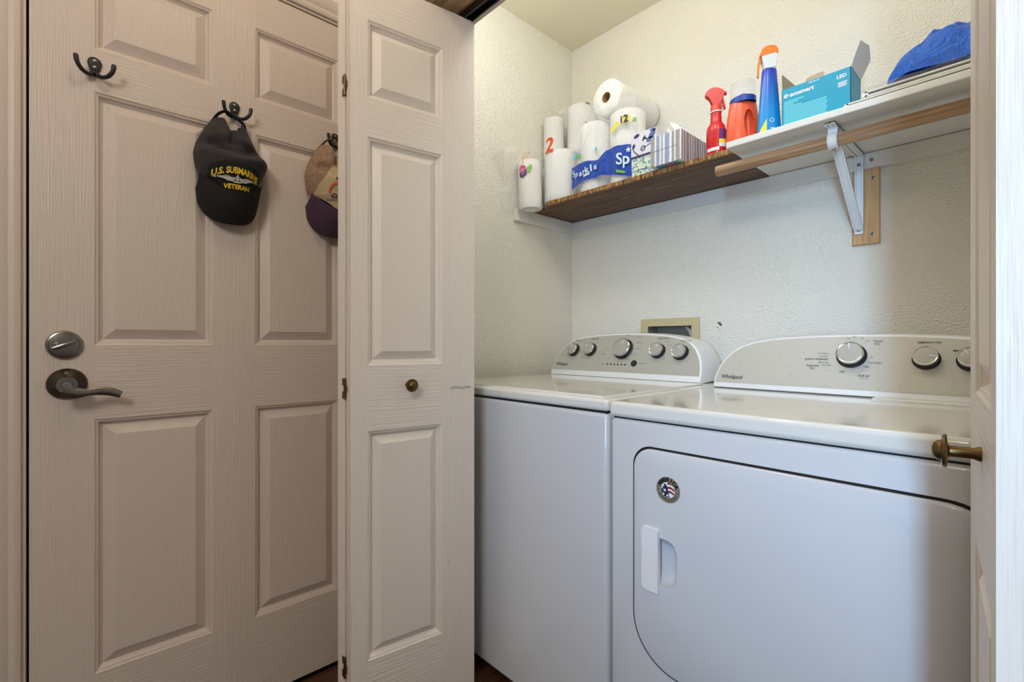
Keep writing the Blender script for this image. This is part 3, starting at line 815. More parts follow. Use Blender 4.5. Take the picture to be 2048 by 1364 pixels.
T_, B_ = 1.6255, 1.6065
rows = []
for x in xs: rows.append([b.verts.new((x, YB - .001, B_)), b.verts.new((x, fy(x) + .006, B_)), b.verts.new((x, fy(x) + .001, B_ + .003)), b.verts.new((x, fy(x), T_ - .002)), b.verts.new((x, fy(x) + .003, T_)), b.verts.new((x, YB - .001, T_))])
for A, Bv in zip(rows, rows[1:]):
    for k in range(6):
        j = (k + 1) % 6
        f = b.faces.new((A[k], A[j], Bv[j], Bv[k])); f.material_index = 1 if k in (1, 2, 3) else 0
b.faces.new(rows[0][::-1]); b.faces.new(rows[-1])
obj('board', fixn(b), ['dark_board', 'splintered_edge'], sb)
b = nb()
for (x, y, l_, a) in ((-.93, 1.62, .10, .12), (-.98, 1.60, .05, -.1), (-1.36, 1.60, .05, .5), (-.86, 1.57, .012, .8), (-.84, 1.67, .08, .3), (-1.10, 1.63, .05, .1)):
    p0 = Vector((x, y, B_ - .0004)); dvec = Vector((math.cos(a), math.sin(a), 0)); n_ = Vector((-math.sin(a), math.cos(a), 0))
    b.faces.new([b.verts.new(p) for p in (p0 - dvec * l_ / 2, p0 + n_ * .0022, p0 + dvec * l_ / 2, p0 - n_ * .0012)])
obj('scratch', b, 'pine', sb)
b = nb(); box(b, -.6195, .198, 1.439, YB - .001, 1.6065, 1.6255, .003, 2)
tag(obj('white_shelf', b, 'white_board', origin=(-.2, 1.62, 1.6065)), 'white laminate shelf board on the right, butted to the brown shelf', 'shelf')
b = nb()
sg = [(-.674 + i * .03, 1.500, 1.5675) for i in range(28)]
sg = [(p[0] if p[0] < .196 else .196, p[1], p[2]) for p in sg] + [(.198, 1.5, 1.5675)]
sg = [(-.674, 1.5, 1.5675), (-.6725, 1.5, 1.5675)] + sg[1:]
tube(b, sg, [.0145] + [.0165] * (len(sg) - 1), 24)
rod = obj('closet_rod', b, 'rod_wood', origin=(-.2, 1.5, 1.5675)); tag(rod, 'round wooden closet rod hung below the white shelf', 'closet rod')
b = nb(); box(b, -.379, -.311, YB - .019, YB - .0002, 1.330, 1.5565, .0015, 1)
pb_ = obj('mounting_block', b, 'pine', origin=(-.345, YB, 1.33)); tag(pb_, 'upright bare pine block on the back wall behind the shelf bracket', 'wood block')
def screw(parent, x, y, z, r=.0055):
    b = nb(); M = axis_M((x, y, z), (0, -1, 0)); lathe(b, [(0, 0), (r, 0), (r, .0012), (r * .6, .0022), (0, .0022)], 14, M)
    s = obj('screw', b, 'steel', parent)
    b = nb(); box(b, -r * .6, r * .6, -.0006, .0006, .002, .0027, M=M); box(b, -.0006, .0006, -r * .6, r * .6, .002, .0027, M=M); obj('screw_slot', b, 'gap_dark', s)
screw(pb_, -.325, YB - .019, 1.526); screw(pb_, -.327, YB - .019, 1.358)
screw(rod, -.3315, 1.79, 1.60) if False else None
br = thing('shelf_bracket', (-.360, YB - .02, 1.36), 'white metal shelf and rod bracket with diagonal brace on the pine block', 'bracket')
bx_ = -.360
def uchan(pts, wd=.022, dp=.006):
    b = nb(); pts = [Vector(p) for p in pts]
    for p, q in zip(pts, pts[1:]):
        t = (q - p).normalized(); n_ = Vector((0, t.z, -t.y))
        for (a, c_, h) in ((-wd / 2, wd / 2, .0018), (-wd / 2, -wd / 2 + .0035, dp), (wd / 2 - .0035, wd / 2, dp), (-.004, .004, .0035)):
            prism(b, [(a, 0), (c_, 0), (c_, (q - p).length), (a, (q - p).length)], 0, h, lambda u, v, hh: p + Vector((u, 0, 0)) + t * v + n_ * hh)
    return fixn(b)
yw = YB - .0195
obj('wall_leg', uchan([(bx_, yw - .001, 1.602), (bx_, yw - .001, 1.362)]), 'white_plastic', br)
obj('top_arm', uchan([(bx_, 1.462, 1.6045), (bx_, yw - .004, 1.6045)]), 'white_plastic', br)
obj('brace', uchan([(bx_, 1.512, 1.582), (bx_, yw - .010, 1.376)], .024), 'white_plastic', br)
b = nb()
arc = [(bx_, 1.500 + .0205 * math.cos(t), 1.5675 + .0205 * math.sin(t)) for t in [math.radians(115 + i * 12) for i in range(25)]]
for i in range(24):
    p, q = Vector(arc[i]), Vector(arc[i + 1]); c_ = Vector((bx_, 1.5, 1.5675))
    vs = []
    for dx in (-.011, .011):
        for pt in (p, q):
            d = (pt - c_).normalized()
            vs += [pt + Vector((dx, 0, 0)) - d * .0035, pt + Vector((dx, 0, 0)) + d * .0005]
    V8 = [b.verts.new(v) for v in vs]
    for f in ((0, 2, 3, 1), (4, 5, 7, 6), (1, 3, 7, 5), (0, 4, 6, 2), (0, 1, 5, 4), (2, 6, 7, 3)): b.faces.new([V8[k] for k in f])
box(b, bx_ - .011, bx_ + .011, 1.488, 1.492, 1.586, 1.604, .0008, 1)
for dx in (-.009, .009): tube(b, [(bx_ + dx, p[1], p[2]) for p in arc], .0022, 6)
obj('rod_hook', fixn(b), 'white_plastic', br)
screw(br, bx_, yw - .007, 1.572, .005); screw(br, bx_, yw - .007, 1.374, .005)
b = nb(); lathe(b, [(0, 0), (.0045, 0), (.004, .004), (0, .005)], 12, axis_M((bx_, 1.500, 1.5465), (0, -.2, -1))); obj('screw', b, 'steel', br)
b = nb(); M = axis_M((-.330, YB - .018, 1.582), (0, -1, 0)); lathe(b, [(0, 0), (.0055, 0), (.0055, .0012), (0, .002)], 14, M)
tag(obj('wall_screw', b, 'steel', origin=(-.33, YB - .018, 1.582)), 'dark screw head in the white cleat right of the bracket', 'screw')

# ------------------------------------------------------------------ door hooks and hats
def coat_hook(y, z, label):
    t = thing('coat_hook', (XW, y, z), label, 'coat hook', 'black double coat hooks on the entry door')
    b = nb()
    ol = []
    for i in range(28):
        a = 2 * PI * i / 28; r = .0145
        px, pz = r * math.sin(a), r * math.cos(a)
        if pz < 0: px *= 1 - .42 * min(1, -pz / r); pz *= 2.1
        ol.append((px * .92, pz + .011))
    loft(b, [[(XW, y + a, z + c_) for a, c_ in ol], [(XW + .004, y + a, z + c_) for a, c_ in ol], [(XW + .006, y + a * .8, z + (c_ - .005) * .85 + .005) for a, c_ in ol]])
    obj('back_plate', fixn(b), 'iron_black', t)
    for s in (-1, 1):
        b = nb()
        P_ = spline([(XW + .006, y + s * .002, z - .012), (XW + .012, y + s * .010, z - .021), (XW + .024, y + s * .022, z - .021), (XW + .033, y + s * .031, z - .010), (XW + .035, y + s * .034, z + .007)], 18)
        tube(b, P_, [.0046] * 13 + [.0046, .0046, .0048, .0050, .0050, .0040], 10)
        obj('prong', b, 'iron_black', t)
    for dz_ in (.016, .001):
        b = nb(); lathe(b, [(0, .0055), (.0034, .0055), (.0034, .007), (.002, .0078), (0, .0078)], 12, axis_M((XW, y, z + dz_), (1, 0, 0))); obj('screw', b, 'steel', t)
coat_hook(.0515, 1.682, 'black double coat hook with empty prongs above the deadbolt')
coat_hook(.3465, 1.676, 'black double coat hook holding the black veteran cap')
coat_hook(.631, 1.672, 'black double coat hook holding the tan cap, half behind the folding door')

def interp(tab, z):
    if z <= tab[0][0]: return tab[0][1:]
    for a, c_ in zip(tab, tab[1:]):
        if z <= c_[0]:
            k = (z - a[0]) / (c_[0] - a[0]); k = k * k * (3 - 2 * k) * .4 + k * .6
            return tuple(p + (q - p) * k for p, q in zip(a[1:], c_[1:]))
    return tab[-1][1:]
# crown silhouette (z, left, right, depth off the door), hat hanging by its back strap
CROWN = [(1.415, .290, .378, .074), (1.435, .281, .388, .083), (1.450, .273, .397, .088), (1.470, .259, .404, .096), (1.500, .251, .4155, .106), (1.518, .2485, .424, .112), (1.532, .247, .4272, .108), (1.545, .2495, .421, .082), (1.558, .2525, .409, .068), (1.575, .259, .397, .072), (1.600, .270, .385, .064), (1.632, .288, .369, .052)]
def hat(name, dy, dz, mats, label, prints, seam0=1.528):
    t = thing(name, (XW, .338 + dy, 1.36 + dz), label, 'cap')
    def top(u): # notch of the strap opening
        n_ = math.exp(-((u - .12) / .40) ** 4)
        return 1.632 - .030 * n_
    def bot(u): return 1.424 + .050 * abs(u) ** 1.8
    def S(u, z, off=0.0):
        l_, r_, d = interp(CROWN, z)
        c_ = (l_ + r_) / 2; h = (r_ - l_) / 2
        uu = max(-1, min(1, u))
        # puckers in the cloth
        wr = .0085 * noise.noise(Vector((u * 2.6, z * 22, dy * 9 + 2))) * max(0, min(1, (z - 1.50) / .04)) + .0030 * noise.noise(Vector((u * 6, z * 40, 4))) * max(0, min(1, (z - 1.50) / .03))
        fold = -.030 * math.exp(-((z - (1.556 - .024 * math.cos(u * 2.2))) / .013) ** 2) * (1 - uu * uu)
        cre = -.014 * math.exp(-(u / .10) ** 2) * max(0, min(1, (z - 1.55) / .03))
        x = XW + .010 + (d - .010) * (1 - abs(uu) ** 2.4) ** .62 + (wr + fold + cre) * (1 - abs(uu) ** 4) + off
        return Vector((x, c_ + h * u + dy, z + dz))
    def Syz(y, z, off):
        l_, r_, d = interp(CROWN, z); c_ = (l_ + r_) / 2; h = (r_ - l_) / 2
        return S((y - c_) / h, z, off)
    nu, nv = 40, 34
    seam = lambda u: seam0 - (seam0 - 1.460) * abs(u) ** 1.6
    def grid(z0f, z1f, off=0):
        b = nb()
        F = [[b.verts.new(S(-1 + 2 * i / nu, z0f(-1 + 2 * i / nu) + (z1f(-1 + 2 * i / nu) - z0f(-1 + 2 * i / nu)) * j / nv, off)) for j in range(nv + 1)] for i in range(nu + 1)]
        for i in range(nu):
            for j in range(nv): b.faces.new((F[i][j], F[i + 1][j], F[i + 1][j + 1], F[i][j + 1]))
        return b, F
    b, F = grid(bot, top)
    # flattened back of the crown against the door
    K = [[F[i][j] if i in (0, nu) else b.verts.new((XW + .007, F[i][j].co.y, F[i][j].co.z)) for j in range(nv + 1)] for i in range(nu + 1)]
    for i in range(nu):
        for j in range(nv):
            try: b.faces.new((K[i][j], K[i][j + 1], K[i + 1][j + 1], K[i + 1][j]))
            except ValueError: pass
    crown = obj('crown', b, mats[0], t, sharp=60)
    b, _ = grid(bot, seam, .0016)
    fp = obj('front_panel', b, mats[1], t, sharp=60)
    # bill hanging down, curved
    def BL(u, v):
        a = u * .0745; ed = math.sqrt(max(0, 1 - abs(u) ** 2.9))
        zt = 1.427 + .046 * abs(u) ** 1.8
        zb = 1.441 - .089 * ed
        z = zt + (zb - zt) * v
        x = XW + .086 - .040 * u * u - .048 * v + .008 * math.sin(v * PI)
        return Vector((x, .331 + dy + a * (1 + .03 * v) + .004 * v * 0, z + dz))
    b = nb(); nu2, nv2 = 36, 14
    A = [[b.verts.new(BL(-1 + 2 * i / nu2, j / nv2)) for j in range(nv2 + 1)] for i in range(nu2 + 1)]
    B2 = [[b.verts.new(BL(-1 + 2 * i / nu2, j / nv2) + Vector((-.0035, 0, 0))) for j in range(nv2 + 1)] for i in range(nu2 + 1)]
    for i in range(nu2):
        for j in range(nv2):
            b.faces.new((A[i][j], A[i][j + 1], A[i + 1][j + 1], A[i + 1][j])); b.faces.new((B2[i][j], B2[i + 1][j], B2[i + 1][j + 1], B2[i][j + 1]))
        b.faces.new((A[i][nv2], B2[i][nv2], B2[i + 1][nv2], A[i + 1][nv2])); b.faces.new((A[i][0], A[i + 1][0], B2[i + 1][0], B2[i][0]))
    bill = obj('bill', b, mats[2], t, sharp=60)
    b = nb()
    for k in range(6):
        s_ = .95 - k * .085
        pts = [BL(u * s_, 0.97 - k * .10 if True else 0) + Vector((.0006, 0, 0)) for u in [-.97 + i * .0606 for i in range(33)]]
        tube(b, pts, .00045, 4)
    obj('stitching', b, mats[3], bill)
    # strap over the hook
    b = nb()
    P_ = spline([(XW + .020, .2905 + dy, 1.627 + dz), (XW + .030, .302 + dy, 1.645 + dz), (XW + .034, .318 + dy, 1.6555 + dz), (XW + .026, .334 + dy, 1.6515 + dz), (XW + .030, .350 + dy, 1.644 + dz), (XW + .030, .362 + dy, 1.634 + dz), (XW + .022, .368 + dy, 1.622 + dz)], 28)
    tube(b, P_, .0052, 8, True, .45); obj('strap', b, mats[4], t)
    prints(t, fp, Syz)
def prints1(t, fp, Syz):
    OFF = .0080
    # dark patch ground
    b = nb()
    def PF(u, v):
        y = .331 + (u - .5) * 2 * (.060 if v > .5 else .060 - (.5 - v) * .045)
        return Syz(y, 1.436 + v * .068 - .014 * ((u - .5) * 2) ** 2 * v, .003)
    sheet(b, 24, 10, PF); obj('patch', b, 'black_cloth_dark', fp, sharp=60)
    def arcf(y0, z0, cur):
        return lambda a, c_: Syz(y0 + a, z0 + c_ - cur * a * a, OFF)
    b = nb(); put_text(b, 'U.S. SUBMARINE', arcf(.3315, 1.4795, 3.2), width=.1090, height=.0160, bold=.035)
    bmesh.ops.subdivide_edges(b, edges=[e for e in b.edges if e.calc_length() > .006], cuts=1)
    put_text(b, 'VETERAN', arcf(.3325, 1.4405, .0), width=.0600, height=.0115, bold=.035)
    obj('lettering', b, 'thread_yellow', fp)
    b = nb()
    for s in (-1, 1):
        dol = [(.004, -.004), (.012, -.008), (.022, -.006), (.030, -.001), (.038, .002), (.046, .0065), (.040, .0075), (.036, .0060), (.028, .0065), (.020, .0050), (.013, .0015), (.004, .002)]
        put_poly(b, [(x * s, z) for x, z in dol][::s], arcf(.3315, 1.4605, 2.0))
        put_poly(b, [(x * s, z) for x, z in ((.044, .004), (.0475, .010), (.0505, .0055))][::s], arcf(.3315, 1.4605, 2.0))
    put_poly(b, [(-.013, -.0068), (.013, -.0068), (.007, -.0105), (-.007, -.0105)], arcf(.3315, 1.4605, 2.0))
    put_poly(b, [(-.0030, -.007), (.0030, -.007), (.0030, .002), (.0048, .004), (.0015, .005), (.0012, .0095), (-.0012, .0095), (-.0015, .005), (-.0048, .004), (-.0030, .002)], arcf(.3315, 1.4605, 2.0))
    obj('dolphin_emblem', b, 'thread_silver', fp)
def prints2(t, fp, Syz):
    F_ = lambda y0, z0: (lambda a, c_: Syz(y0 + a, z0 + c_, .0055))
    b = nb(); put_poly(b, circ(0, 0, .0045, 14), F_(.309, 1.513)); put_text(b, 'Coo', F_(.2965, 1.466), height=.0115, bold=.03, shear=.2, align='LEFT'); obj('lettering', b, 'ink_dark', fp)
    b = nb()
    for i in range(12):
        t0, t1 = math.radians(75 + i * 10), math.radians(85 + i * 10)
        put_poly(b, [(.020 * k * math.cos(t_), .024 * k * math.sin(t_)) for t_, k in ((t0, .86), (t1, .86), (t1, 1.1), (t0, 1.1))], F_(.312, 1.478))
    obj('orange_arc', b, 'label_orange', fp)
    b = nb()
    for k in range(2):
        for i in range(8): put_poly(b, [(x, z) for x, z in ((i * .0052, -.003 * k), (i * .0052 + .004, -.003 * k), (i * .0052 + .004, -.003 * k + .0016), (i * .0052, -.003 * k + .0016))], F_(.290, 1.4545))
    obj('fine_print', b, 'ink_grey', fp)
hat('baseball_cap', 0, 0, ('black_cloth', 'black_cloth', 'black_cloth_dark', 'black_stitch', 'black_cloth_dark'), 'black cap reading U.S. SUBMARINE VETERAN in yellow, hanging on the door', prints1)
hat('baseball_cap', .286, .006, ('tan_twill', 'beige_cloth', 'purple_cloth', 'black_stitch', 'tan_twill'), 'tan and beige cap with dark purple bill, half hidden by the folding door', prints2, 1.572)

# ------------------------------------------------------------------ things on the shelves
ZS = 1.6258
def film_wob(seed, amp):
    return lambda a, z: amp * noise.noise(Vector((math.cos(a) * 2.2, math.sin(a) * 2.2, z * 22 + seed))) + amp * .5 * noise.noise(Vector((math.cos(a) * 6, math.sin(a) * 6, z * 60 + seed)))
def roll_prof(R, rc, Lh): return [(rc, .012), (rc, 0), (R * .93, 0), (R, .006), (R * 1.004, Lh / 2), (R, Lh - .006), (R * .93, Lh), (rc, Lh), (rc, Lh - .012)]
def roll(name, base, axis, R, Lh, label, cat, group=None, seed=0, wrap=None, rc=.021):
    t = thing(name, base, label, cat, group)
    M = axis_M(base, axis, (0, 1, 0))
    b = nb()
    pr = [(R * .93, 0), (R, .005)] + [(R, .005 + (Lh - .01) * i / 8) for i in range(1, 9)] + [(R * .93, Lh)]
    lathe(b, [(rc, 0)] + pr + [(rc, Lh)], 40, M, film_wob(seed, .010)); obj('paper', b, 'paper', t, sharp=50)
    b = nb(); lathe(b, [(rc, 0.0), (rc, Lh), (rc - .0015, Lh), (rc - .0015, 0), (rc, 0)], 28, M); obj('core', b, 'cardboard_core', t, sharp=50)
    if wrap:
        b = nb(); Rw = R * 1.035
        pr = [(Rw * .5, -.002)] + [(Rw, Lh * i / 26) for i in range(27)] + [(Rw * .80, Lh + .006), (Rw * .3, Lh + .004)]
        lathe(b, pr, 72, M, lambda a, z: film_wob(seed + 5, .030)(a, z) + .030 * abs(noise.noise(Vector((a * 2.2 + z * 30, z * 18 - a * 1.5, seed))))); obj('plastic_wrap', b, 'clear_film', t, sharp=60)
    return t, M
GR = 'white paper rolls piled on the brown shelf'
# A: leans off the front-left corner of the shelf
ta, Ma = roll('paper_roll', (-1.4545, 1.4560, 1.598), (-.020, -.03, 1), .0490, .200, 'narrow plastic-wrapped paper roll leaning at the left end of the brown shelf', 'paper roll', GR, 1, True, .004)
b = nb()
def tailf(u, v):
    y = 1.425 - .135 * u * (.45 + .55 * v); z = 1.60 + .26 * v - .05 * u * (1 - v) * 0 - .02 * u
    y -= .02 * math.sin(v * 9) * u
    x = -1.487 + .014 * noise.noise(Vector((u * 4, v * 7, 3))) - .008 * u + .006 * math.sin(u * 9 + v * 5)
    return (max(x, XW + .004), y, z)
sheet(b, 22, 26, tailf); obj('plastic_tail', b, 'clear_film', ta, sharp=70)
afn = lambda off: (lambda a, c_: Ma @ Vector(((.0490 + off) * math.cos(a / .049), (.0490 + off) * math.sin(a / .049), c_)))
# direction of the camera seen from the roll
ca = math.atan2(-1.46, 1.4475)
def cyl_fn(M, R, mid, off):
    Mi = M.inverted(); c_ = Mi @ Vector((0, 0, 1.7)); a0 = math.atan2(c_.y, c_.x)
    # u to the viewer's right
    p0 = M @ Vector((R * math.cos(a0), R * math.sin(a0), 0)); p1 = M @ Vector((R * math.cos(a0 + .1), R * math.sin(a0 + .1), 0))
    rt = Vector((.6795, .7337, 0)); sg_ = 1 if (p1 - p0).dot(rt) > 0 else -1
    return lambda a, c2: M @ Vector(((R + off) * math.cos(a0 + sg_ * a / R), (R + off) * math.sin(a0 + sg_ * a / R), mid + c2))
f_ = cyl_fn(Ma, .0490, .150, .0035)
b = nb(); put_poly(b, [(-.046, .014), (-.036, .026), (-.018, .022), (-.012, .008), (-.030, -.004), (-.046, 0)], f_); obj('pink_label', b, 'label_pink', ta)
b = nb(); put_poly(b, [(-.044, -.004), (-.012, .008), (-.012, -.016), (-.030, -.028), (-.044, -.020)], f_); obj('purple_label', b, 'label_purple', ta)
b = nb(); put_poly(b, [(-.010, .012), (.006, .026), (.012, .014), (.002, -.008), (-.010, -.010)], f_); obj('green_label', b, 'label_green', ta)
b = nb(); tube(b, spline([f_(-.025, .024), f_(-.024, .060), f_(-.008, .070), f_(.004, .075), f_(-.004, .062), f_(-.022, .052)], 20), .0009, 5); obj('red_thread', b, 'label_orange', ta)
# B: fat wrapped roll beside it
tb, Mb = roll('paper_roll', (-1.375, 1.5590, ZS), (0, -.01, 1), .0690, .212, 'fat plastic-wrapped paper roll with an orange numeral 2 on its wrap', 'paper roll', GR, 2, True, .004)
f_ = cyl_fn(Mb, .0690, .212, .005)
b = nb(); put_text(b, '2', f_ if False else (lambda a, c_: f_(a - .050, c_ + .020)), height=.058, bold=.03, shear=.15); obj('numeral', b, 'label_orange', tb)
# hidden lower rolls carry C and D
roll('paper_roll', (-1.4640, 1.676, ZS), (0, 0, 1), .0440, .223, 'white paper roll at the wall, under the flat-topped roll', 'paper roll', GR, 3)
tc_, Mc = roll('paper_roll', (-1.4640, 1.6130, ZS + .224), (0, 0, 1), .0460, .180, 'flat-topped white paper roll nearest the left wall, in the upper row', 'paper roll', GR, 4, True)
roll('paper_roll', (-1.355, 1.7100, ZS), (0, 0, 1), .0580, .222, 'white paper roll in the back corner under the tallest wrapped roll', 'paper roll', GR, 5)
td, Mdd = roll('paper_roll', (-1.3640, 1.6900, ZS + .2235), (0, 0, 1), .0660, .222, 'tall plastic-wrapped paper roll in the upper row, left of the loose roll', 'paper roll', GR, 6, True)
f_ = cyl_fn(Mdd, .0660, .222, .004)
b = nb()
for (a, c_, s) in ((.018, -.004, .005), (.027, -.007, .004)): put_poly(b, circ(a, c_, s, 8), f_)
obj('print_marks', b, 'label_purple', td)
b = nb(); put_poly(b, circ(.022, -.0035, .006, 10, .003), f_); put_poly(b, circ(.032, -.010, .004, 10, .003), f_); obj('yellow_marks', b, 'label_yellow', td)
b = nb(); tube(b, spline([f_(.012, -.085), f_(.025, -.098), f_(.034, -.105)], 8), .0010, 5); tube(b, spline([f_(.040, -.104), f_(.052, -.107)], 5), .0010, 5); obj('red_thread', b, 'label_orange', td)
b = nb()
def tail2(u, v): return (-1.418 - .060 * u + .010 * noise.noise(Vector((u * 5, v * 5, 9))), 1.650 - .05 * u + .012 * math.sin(u * 7 + v * 4), 2.085 - .01 * u - .04 * v * (1 - .3 * u) + .008 * math.sin(u * 11))
sheet(b, 14, 10, tail2); obj('plastic_tail', b, 'clear_film', td, sharp=70)

# E: wrapped towel pack with blue print
te = thing('paper_towel_pack', (-1.135, 1.60, ZS), 'torn clear pack of paper towels with blue printed band and white brand lettering', 'paper towel pack')
for i, (x, y) in enumerate(((-1.205, 1.588), (-1.060, 1.590))):
    b = nb(); M = Matrix.Translation((x, y, ZS)); pr = [(.020, 0), (.060, 0), (.0665, .005)] + [(.0665, .005 + .272 * k / 8) for k in range(1, 9)] + [(.060, .283), (.020, .283)]
    lathe(b, pr, 40, M, film_wob(20 + i, .010)); r_ = obj('towel_roll', b, 'paper', te, sharp=50)
    b = nb(); lathe(b, [(.0205, .001), (.0205, .282), (.019, .282), (.019, .001)], 24, M); obj('core', b, 'cardboard_core', r_, sharp=50)
def wrapY(x):
    """front of the film stretched round the two rolls"""
    best = 1.545
    for (cx, cy) in ((-1.205, 1.588), (-1.060, 1.590)):
        d = abs(x - cx)
        if d < .071: best = min(best, cy - math.sqrt(.0722 ** 2 - d * d))
    k = max(0, min(1, (-1.20 - x) / .08))
    return min(best, 1.5185 + .012 * math.sin((x + 1.13) * 30) ** 2) + k * .004
TOPC = [(-1.290, 1.7498), (-1.2139, 1.7523), (-1.1451, 1.743), (-1.1086, 1.7671), (-1.0574, 1.7697), (-.9986, 1.7585), (-.982, 1.7520)]
BOTC = [(-1.290, 1.6590), (-1.2139, 1.6727), (-1.1308, 1.6754), (-1.0731, 1.6626), (-.982, 1.6330)]
def pw(tab, x):
    for a, c_ in zip(tab, tab[1:]):
        if x <= c_[0]: return a[1] + (c_[1] - a[1]) * (x - a[0]) / (c_[0] - a[0])
    return tab[-1][1]
def WR(x, z, off=0):
    wr = .0030 * noise.noise(Vector((x * 26, z * 26, 1))) + .0018 * noise.noise(Vector((x * 60, z * 60, 5)))
    return (x, wrapY(x) - .003 + wr * .8 - off, z)
b = nb(); sheet(b, 44, 16, lambda u, v: WR(-1.290 + .306 * u, pw(BOTC, -1.290 + .306 * u) + (pw(TOPC, -1.290 + .306 * u) - pw(BOTC, -1.290 + .306 * u)) * v)); bb_ = obj('blue_band', b, 'sparkle_blue', te, sharp=70)
b = nb()
put_text(b, 'Sp', lambda a, c_: WR(-1.030 + a, 1.713 + c_ - .20 * a, .0050), height=.042, bold=.02)
for i, (chh, x, z, s, rt_) in enumerate((('S', -1.273, 1.720, .024, .3), ('p', -1.250, 1.712, .022, -.15), ('a', -1.229, 1.709, .023, .1), ('r', -1.211, 1.711, .023, .15), ('k', -1.194, 1.714, .025, .15), ('l', -1.177, 1.717, .026, .08), ('e', -1.160, 1.720, .025, .12))):
    cs, sn = math.cos(rt_), math.sin(rt_)
    put_text(b, chh, lambda a, c_, x=x, z=z, cs=cs, sn=sn: WR(x + a * cs - c_ * sn, z + a * sn + c_ * cs, .0065), height=s, bold=.03)
put_poly(b, star(-1.008, 1.739, .012), lambda a, c_: WR(a, c_, .0037))
obj('brand_lettering', b, 'lettering_pale', bb_)
b = nb(); put_poly(b, [(-1.060, 1.668), (-1.020, 1.655), (-1.020, 1.663), (-1.060, 1.680)], lambda a, c_: WR(a, c_, .003)); obj('green_flash', b, 'label_green', bb_)
b = nb(); put_poly(b, [(-1.215, 1.690), (-1.185, 1.694), (-1.185, 1.703), (-1.215, 1.699)], lambda a, c_: WR(a, c_, .003)); obj('barcode_patch', b, 'ink_white', bb_)
b = nb()
def upper(u, v):
    x = -1.292 + .308 * u
    zt = 1.795 + .135 * max(0, min(1, u * 2.6)) + .012 * math.sin(u * PI)
    z0 = pw(TOPC, x) - .002; z = z0 + (zt - z0) * v
    y = wrapY(x) - .004 + .05 * v * v * max(0, 1 - u * 2.4)
    wr = .010 * noise.noise(Vector((x * 20 + z * 14, z * 9 - x * 9, 1))) + .006 * noise.noise(Vector((x * 50, z * 30, 5)))
    return (x, min(y, y + wr), z)
sheet(b, 46, 26, upper); obj('plastic_wrap', b, 'clear_film', te, sharp=70)
b = nb(); sheet(b, 44, 8, lambda u, v: WR(-1.290 + .306 * u, ZS + .002 + (pw(BOTC, -1.290 + .306 * u) - ZS) * v, .001)); obj('plastic_skirt', b, 'clear_film', te, sharp=70)
b = nb(); put_poly(b, [(-1.040, 1.845), (-1.025, 1.862), (-1.006, 1.864), (-.996, 1.848), (-1.004, 1.832), (-1.030, 1.836)], lambda a, c_: (a, wrapY(a) - .012, c_ + .005)); put_poly(b, [(-1.082, 1.826), (-1.050, 1.848), (-1.044, 1.834), (-1.078, 1.812)], lambda a, c_: (a, wrapY(a) - .012, c_ + .008)); yl = obj('yellow_label', b, 'label_yellow', te)
b = nb(); put_poly(b, [(-.996, 1.853), (-.982, 1.848), (-.982, 1.832), (-1.002, 1.836)], lambda a, c_: (a, 1.528, c_ + .005)); obj('green_label', b, 'label_green', te)
b = nb(); put_text(b, '12', lambda a, c_: (-1.020 + a, wrapY(-1.020 + a) - .0135, 1.8545 + c_), height=.026, bold=.03); obj('numeral', b, 'label_navy', yl)
b = nb()
for (x, z, s, mi) in ((-1.262, 1.785, .015, 0), (-1.235, 1.776, .011, 1), (-1.155, 1.783, .009, 0)):
    put_poly(b, [(x - s, z - s * .6), (x + s * .6, z - s * .9), (x + s, z + s * .7), (x - s * .3, z + s)], lambda a, c_: (a, wrapY(a) - .010, c_), mi)
obj('pale_print', b, ['label_purple' if False else 'teal_print', 'label_green'], te)

# F: loose roll lying on top
tf, Mf = roll('paper_towel_roll', (-1.1215, 1.535, 1.9800), (.045, 1, -.005), .0690, .262, 'loose paper towel roll lying on top of the pack, cardboard core facing out', 'paper towel roll', None, 8, None, .0205)

# tissue boxes
def carton(name, x0, x1, y0, y1, z0, z1, mt, label, cat, group, front=None, M=None):
    t = thing(name, ((x0 + x1) / 2, (y0 + y1) / 2, z0), label, cat, group)
    b = nb(); box(b, x0, x1, y0, y1, z0, z1, .001, 1)
    for f in b.faces:
        n_ = f.normal
        f.normal_update()
        if len(mt) > 1 and abs(f.normal.x) > .9: f.material_index = 1
        if len(mt) > 2 and abs(f.normal.z) > .9: f.material_index = 2
    body = obj('carton', b, mt, t)
    return t, body
GT = 'tissue boxes on the brown shelf'
t1, c1 = carton('tissue_box', -.9865, -.8865, 1.503, 1.735, ZS, ZS + .067, ['confetti_carton'], 'pale tissue box with green and blue flecks, under the floral one', 'tissue box', GT)
b = nb(); box(b, -.986, -.8872, 1.5015, 1.5025, ZS + .022, ZS + .0228); obj('perforation', b, 'ink_grey', c1)
t2, c2 = carton('tissue_box', -.9865, -.8862, 1.500, 1.733, ZS + .0672, ZS + .154, ['floral_carton'], 'white tissue box with navy flowers, stacked on the flecked one', 'tissue box', GT)
b = nb(); ff = lambda a, c_: (a, 1.4990, c_); Z2 = ZS + .0672
def leafp(x, z, r, a, k=.42): return [(x + r * math.cos(t_) * math.cos(a) - r * k * math.sin(t_) * math.sin(a), z + r * math.cos(t_) * math.sin(a) + r * k * math.sin(t_) * math.cos(a)) for t_ in [2 * PI * i / 14 for i in range(14)]]
for q in ((-.963, Z2 + .076, .012, .3, .5), (-.975, Z2 + .042, .009, 1.2, .6), (-.934, Z2 + .060, .011, 1.0, .3), (-.926, Z2 + .058, .010, -.5, .3)): put_poly(b, leafp(*q), ff)
for k in range(8): put_poly(b, leafp(-.937 + .0075 * math.cos(k * PI / 4), Z2 + .026 + .0075 * math.sin(k * PI / 4), .0042, k * PI / 4), ff)
obj('flower_print', b, 'label_navy', c2)
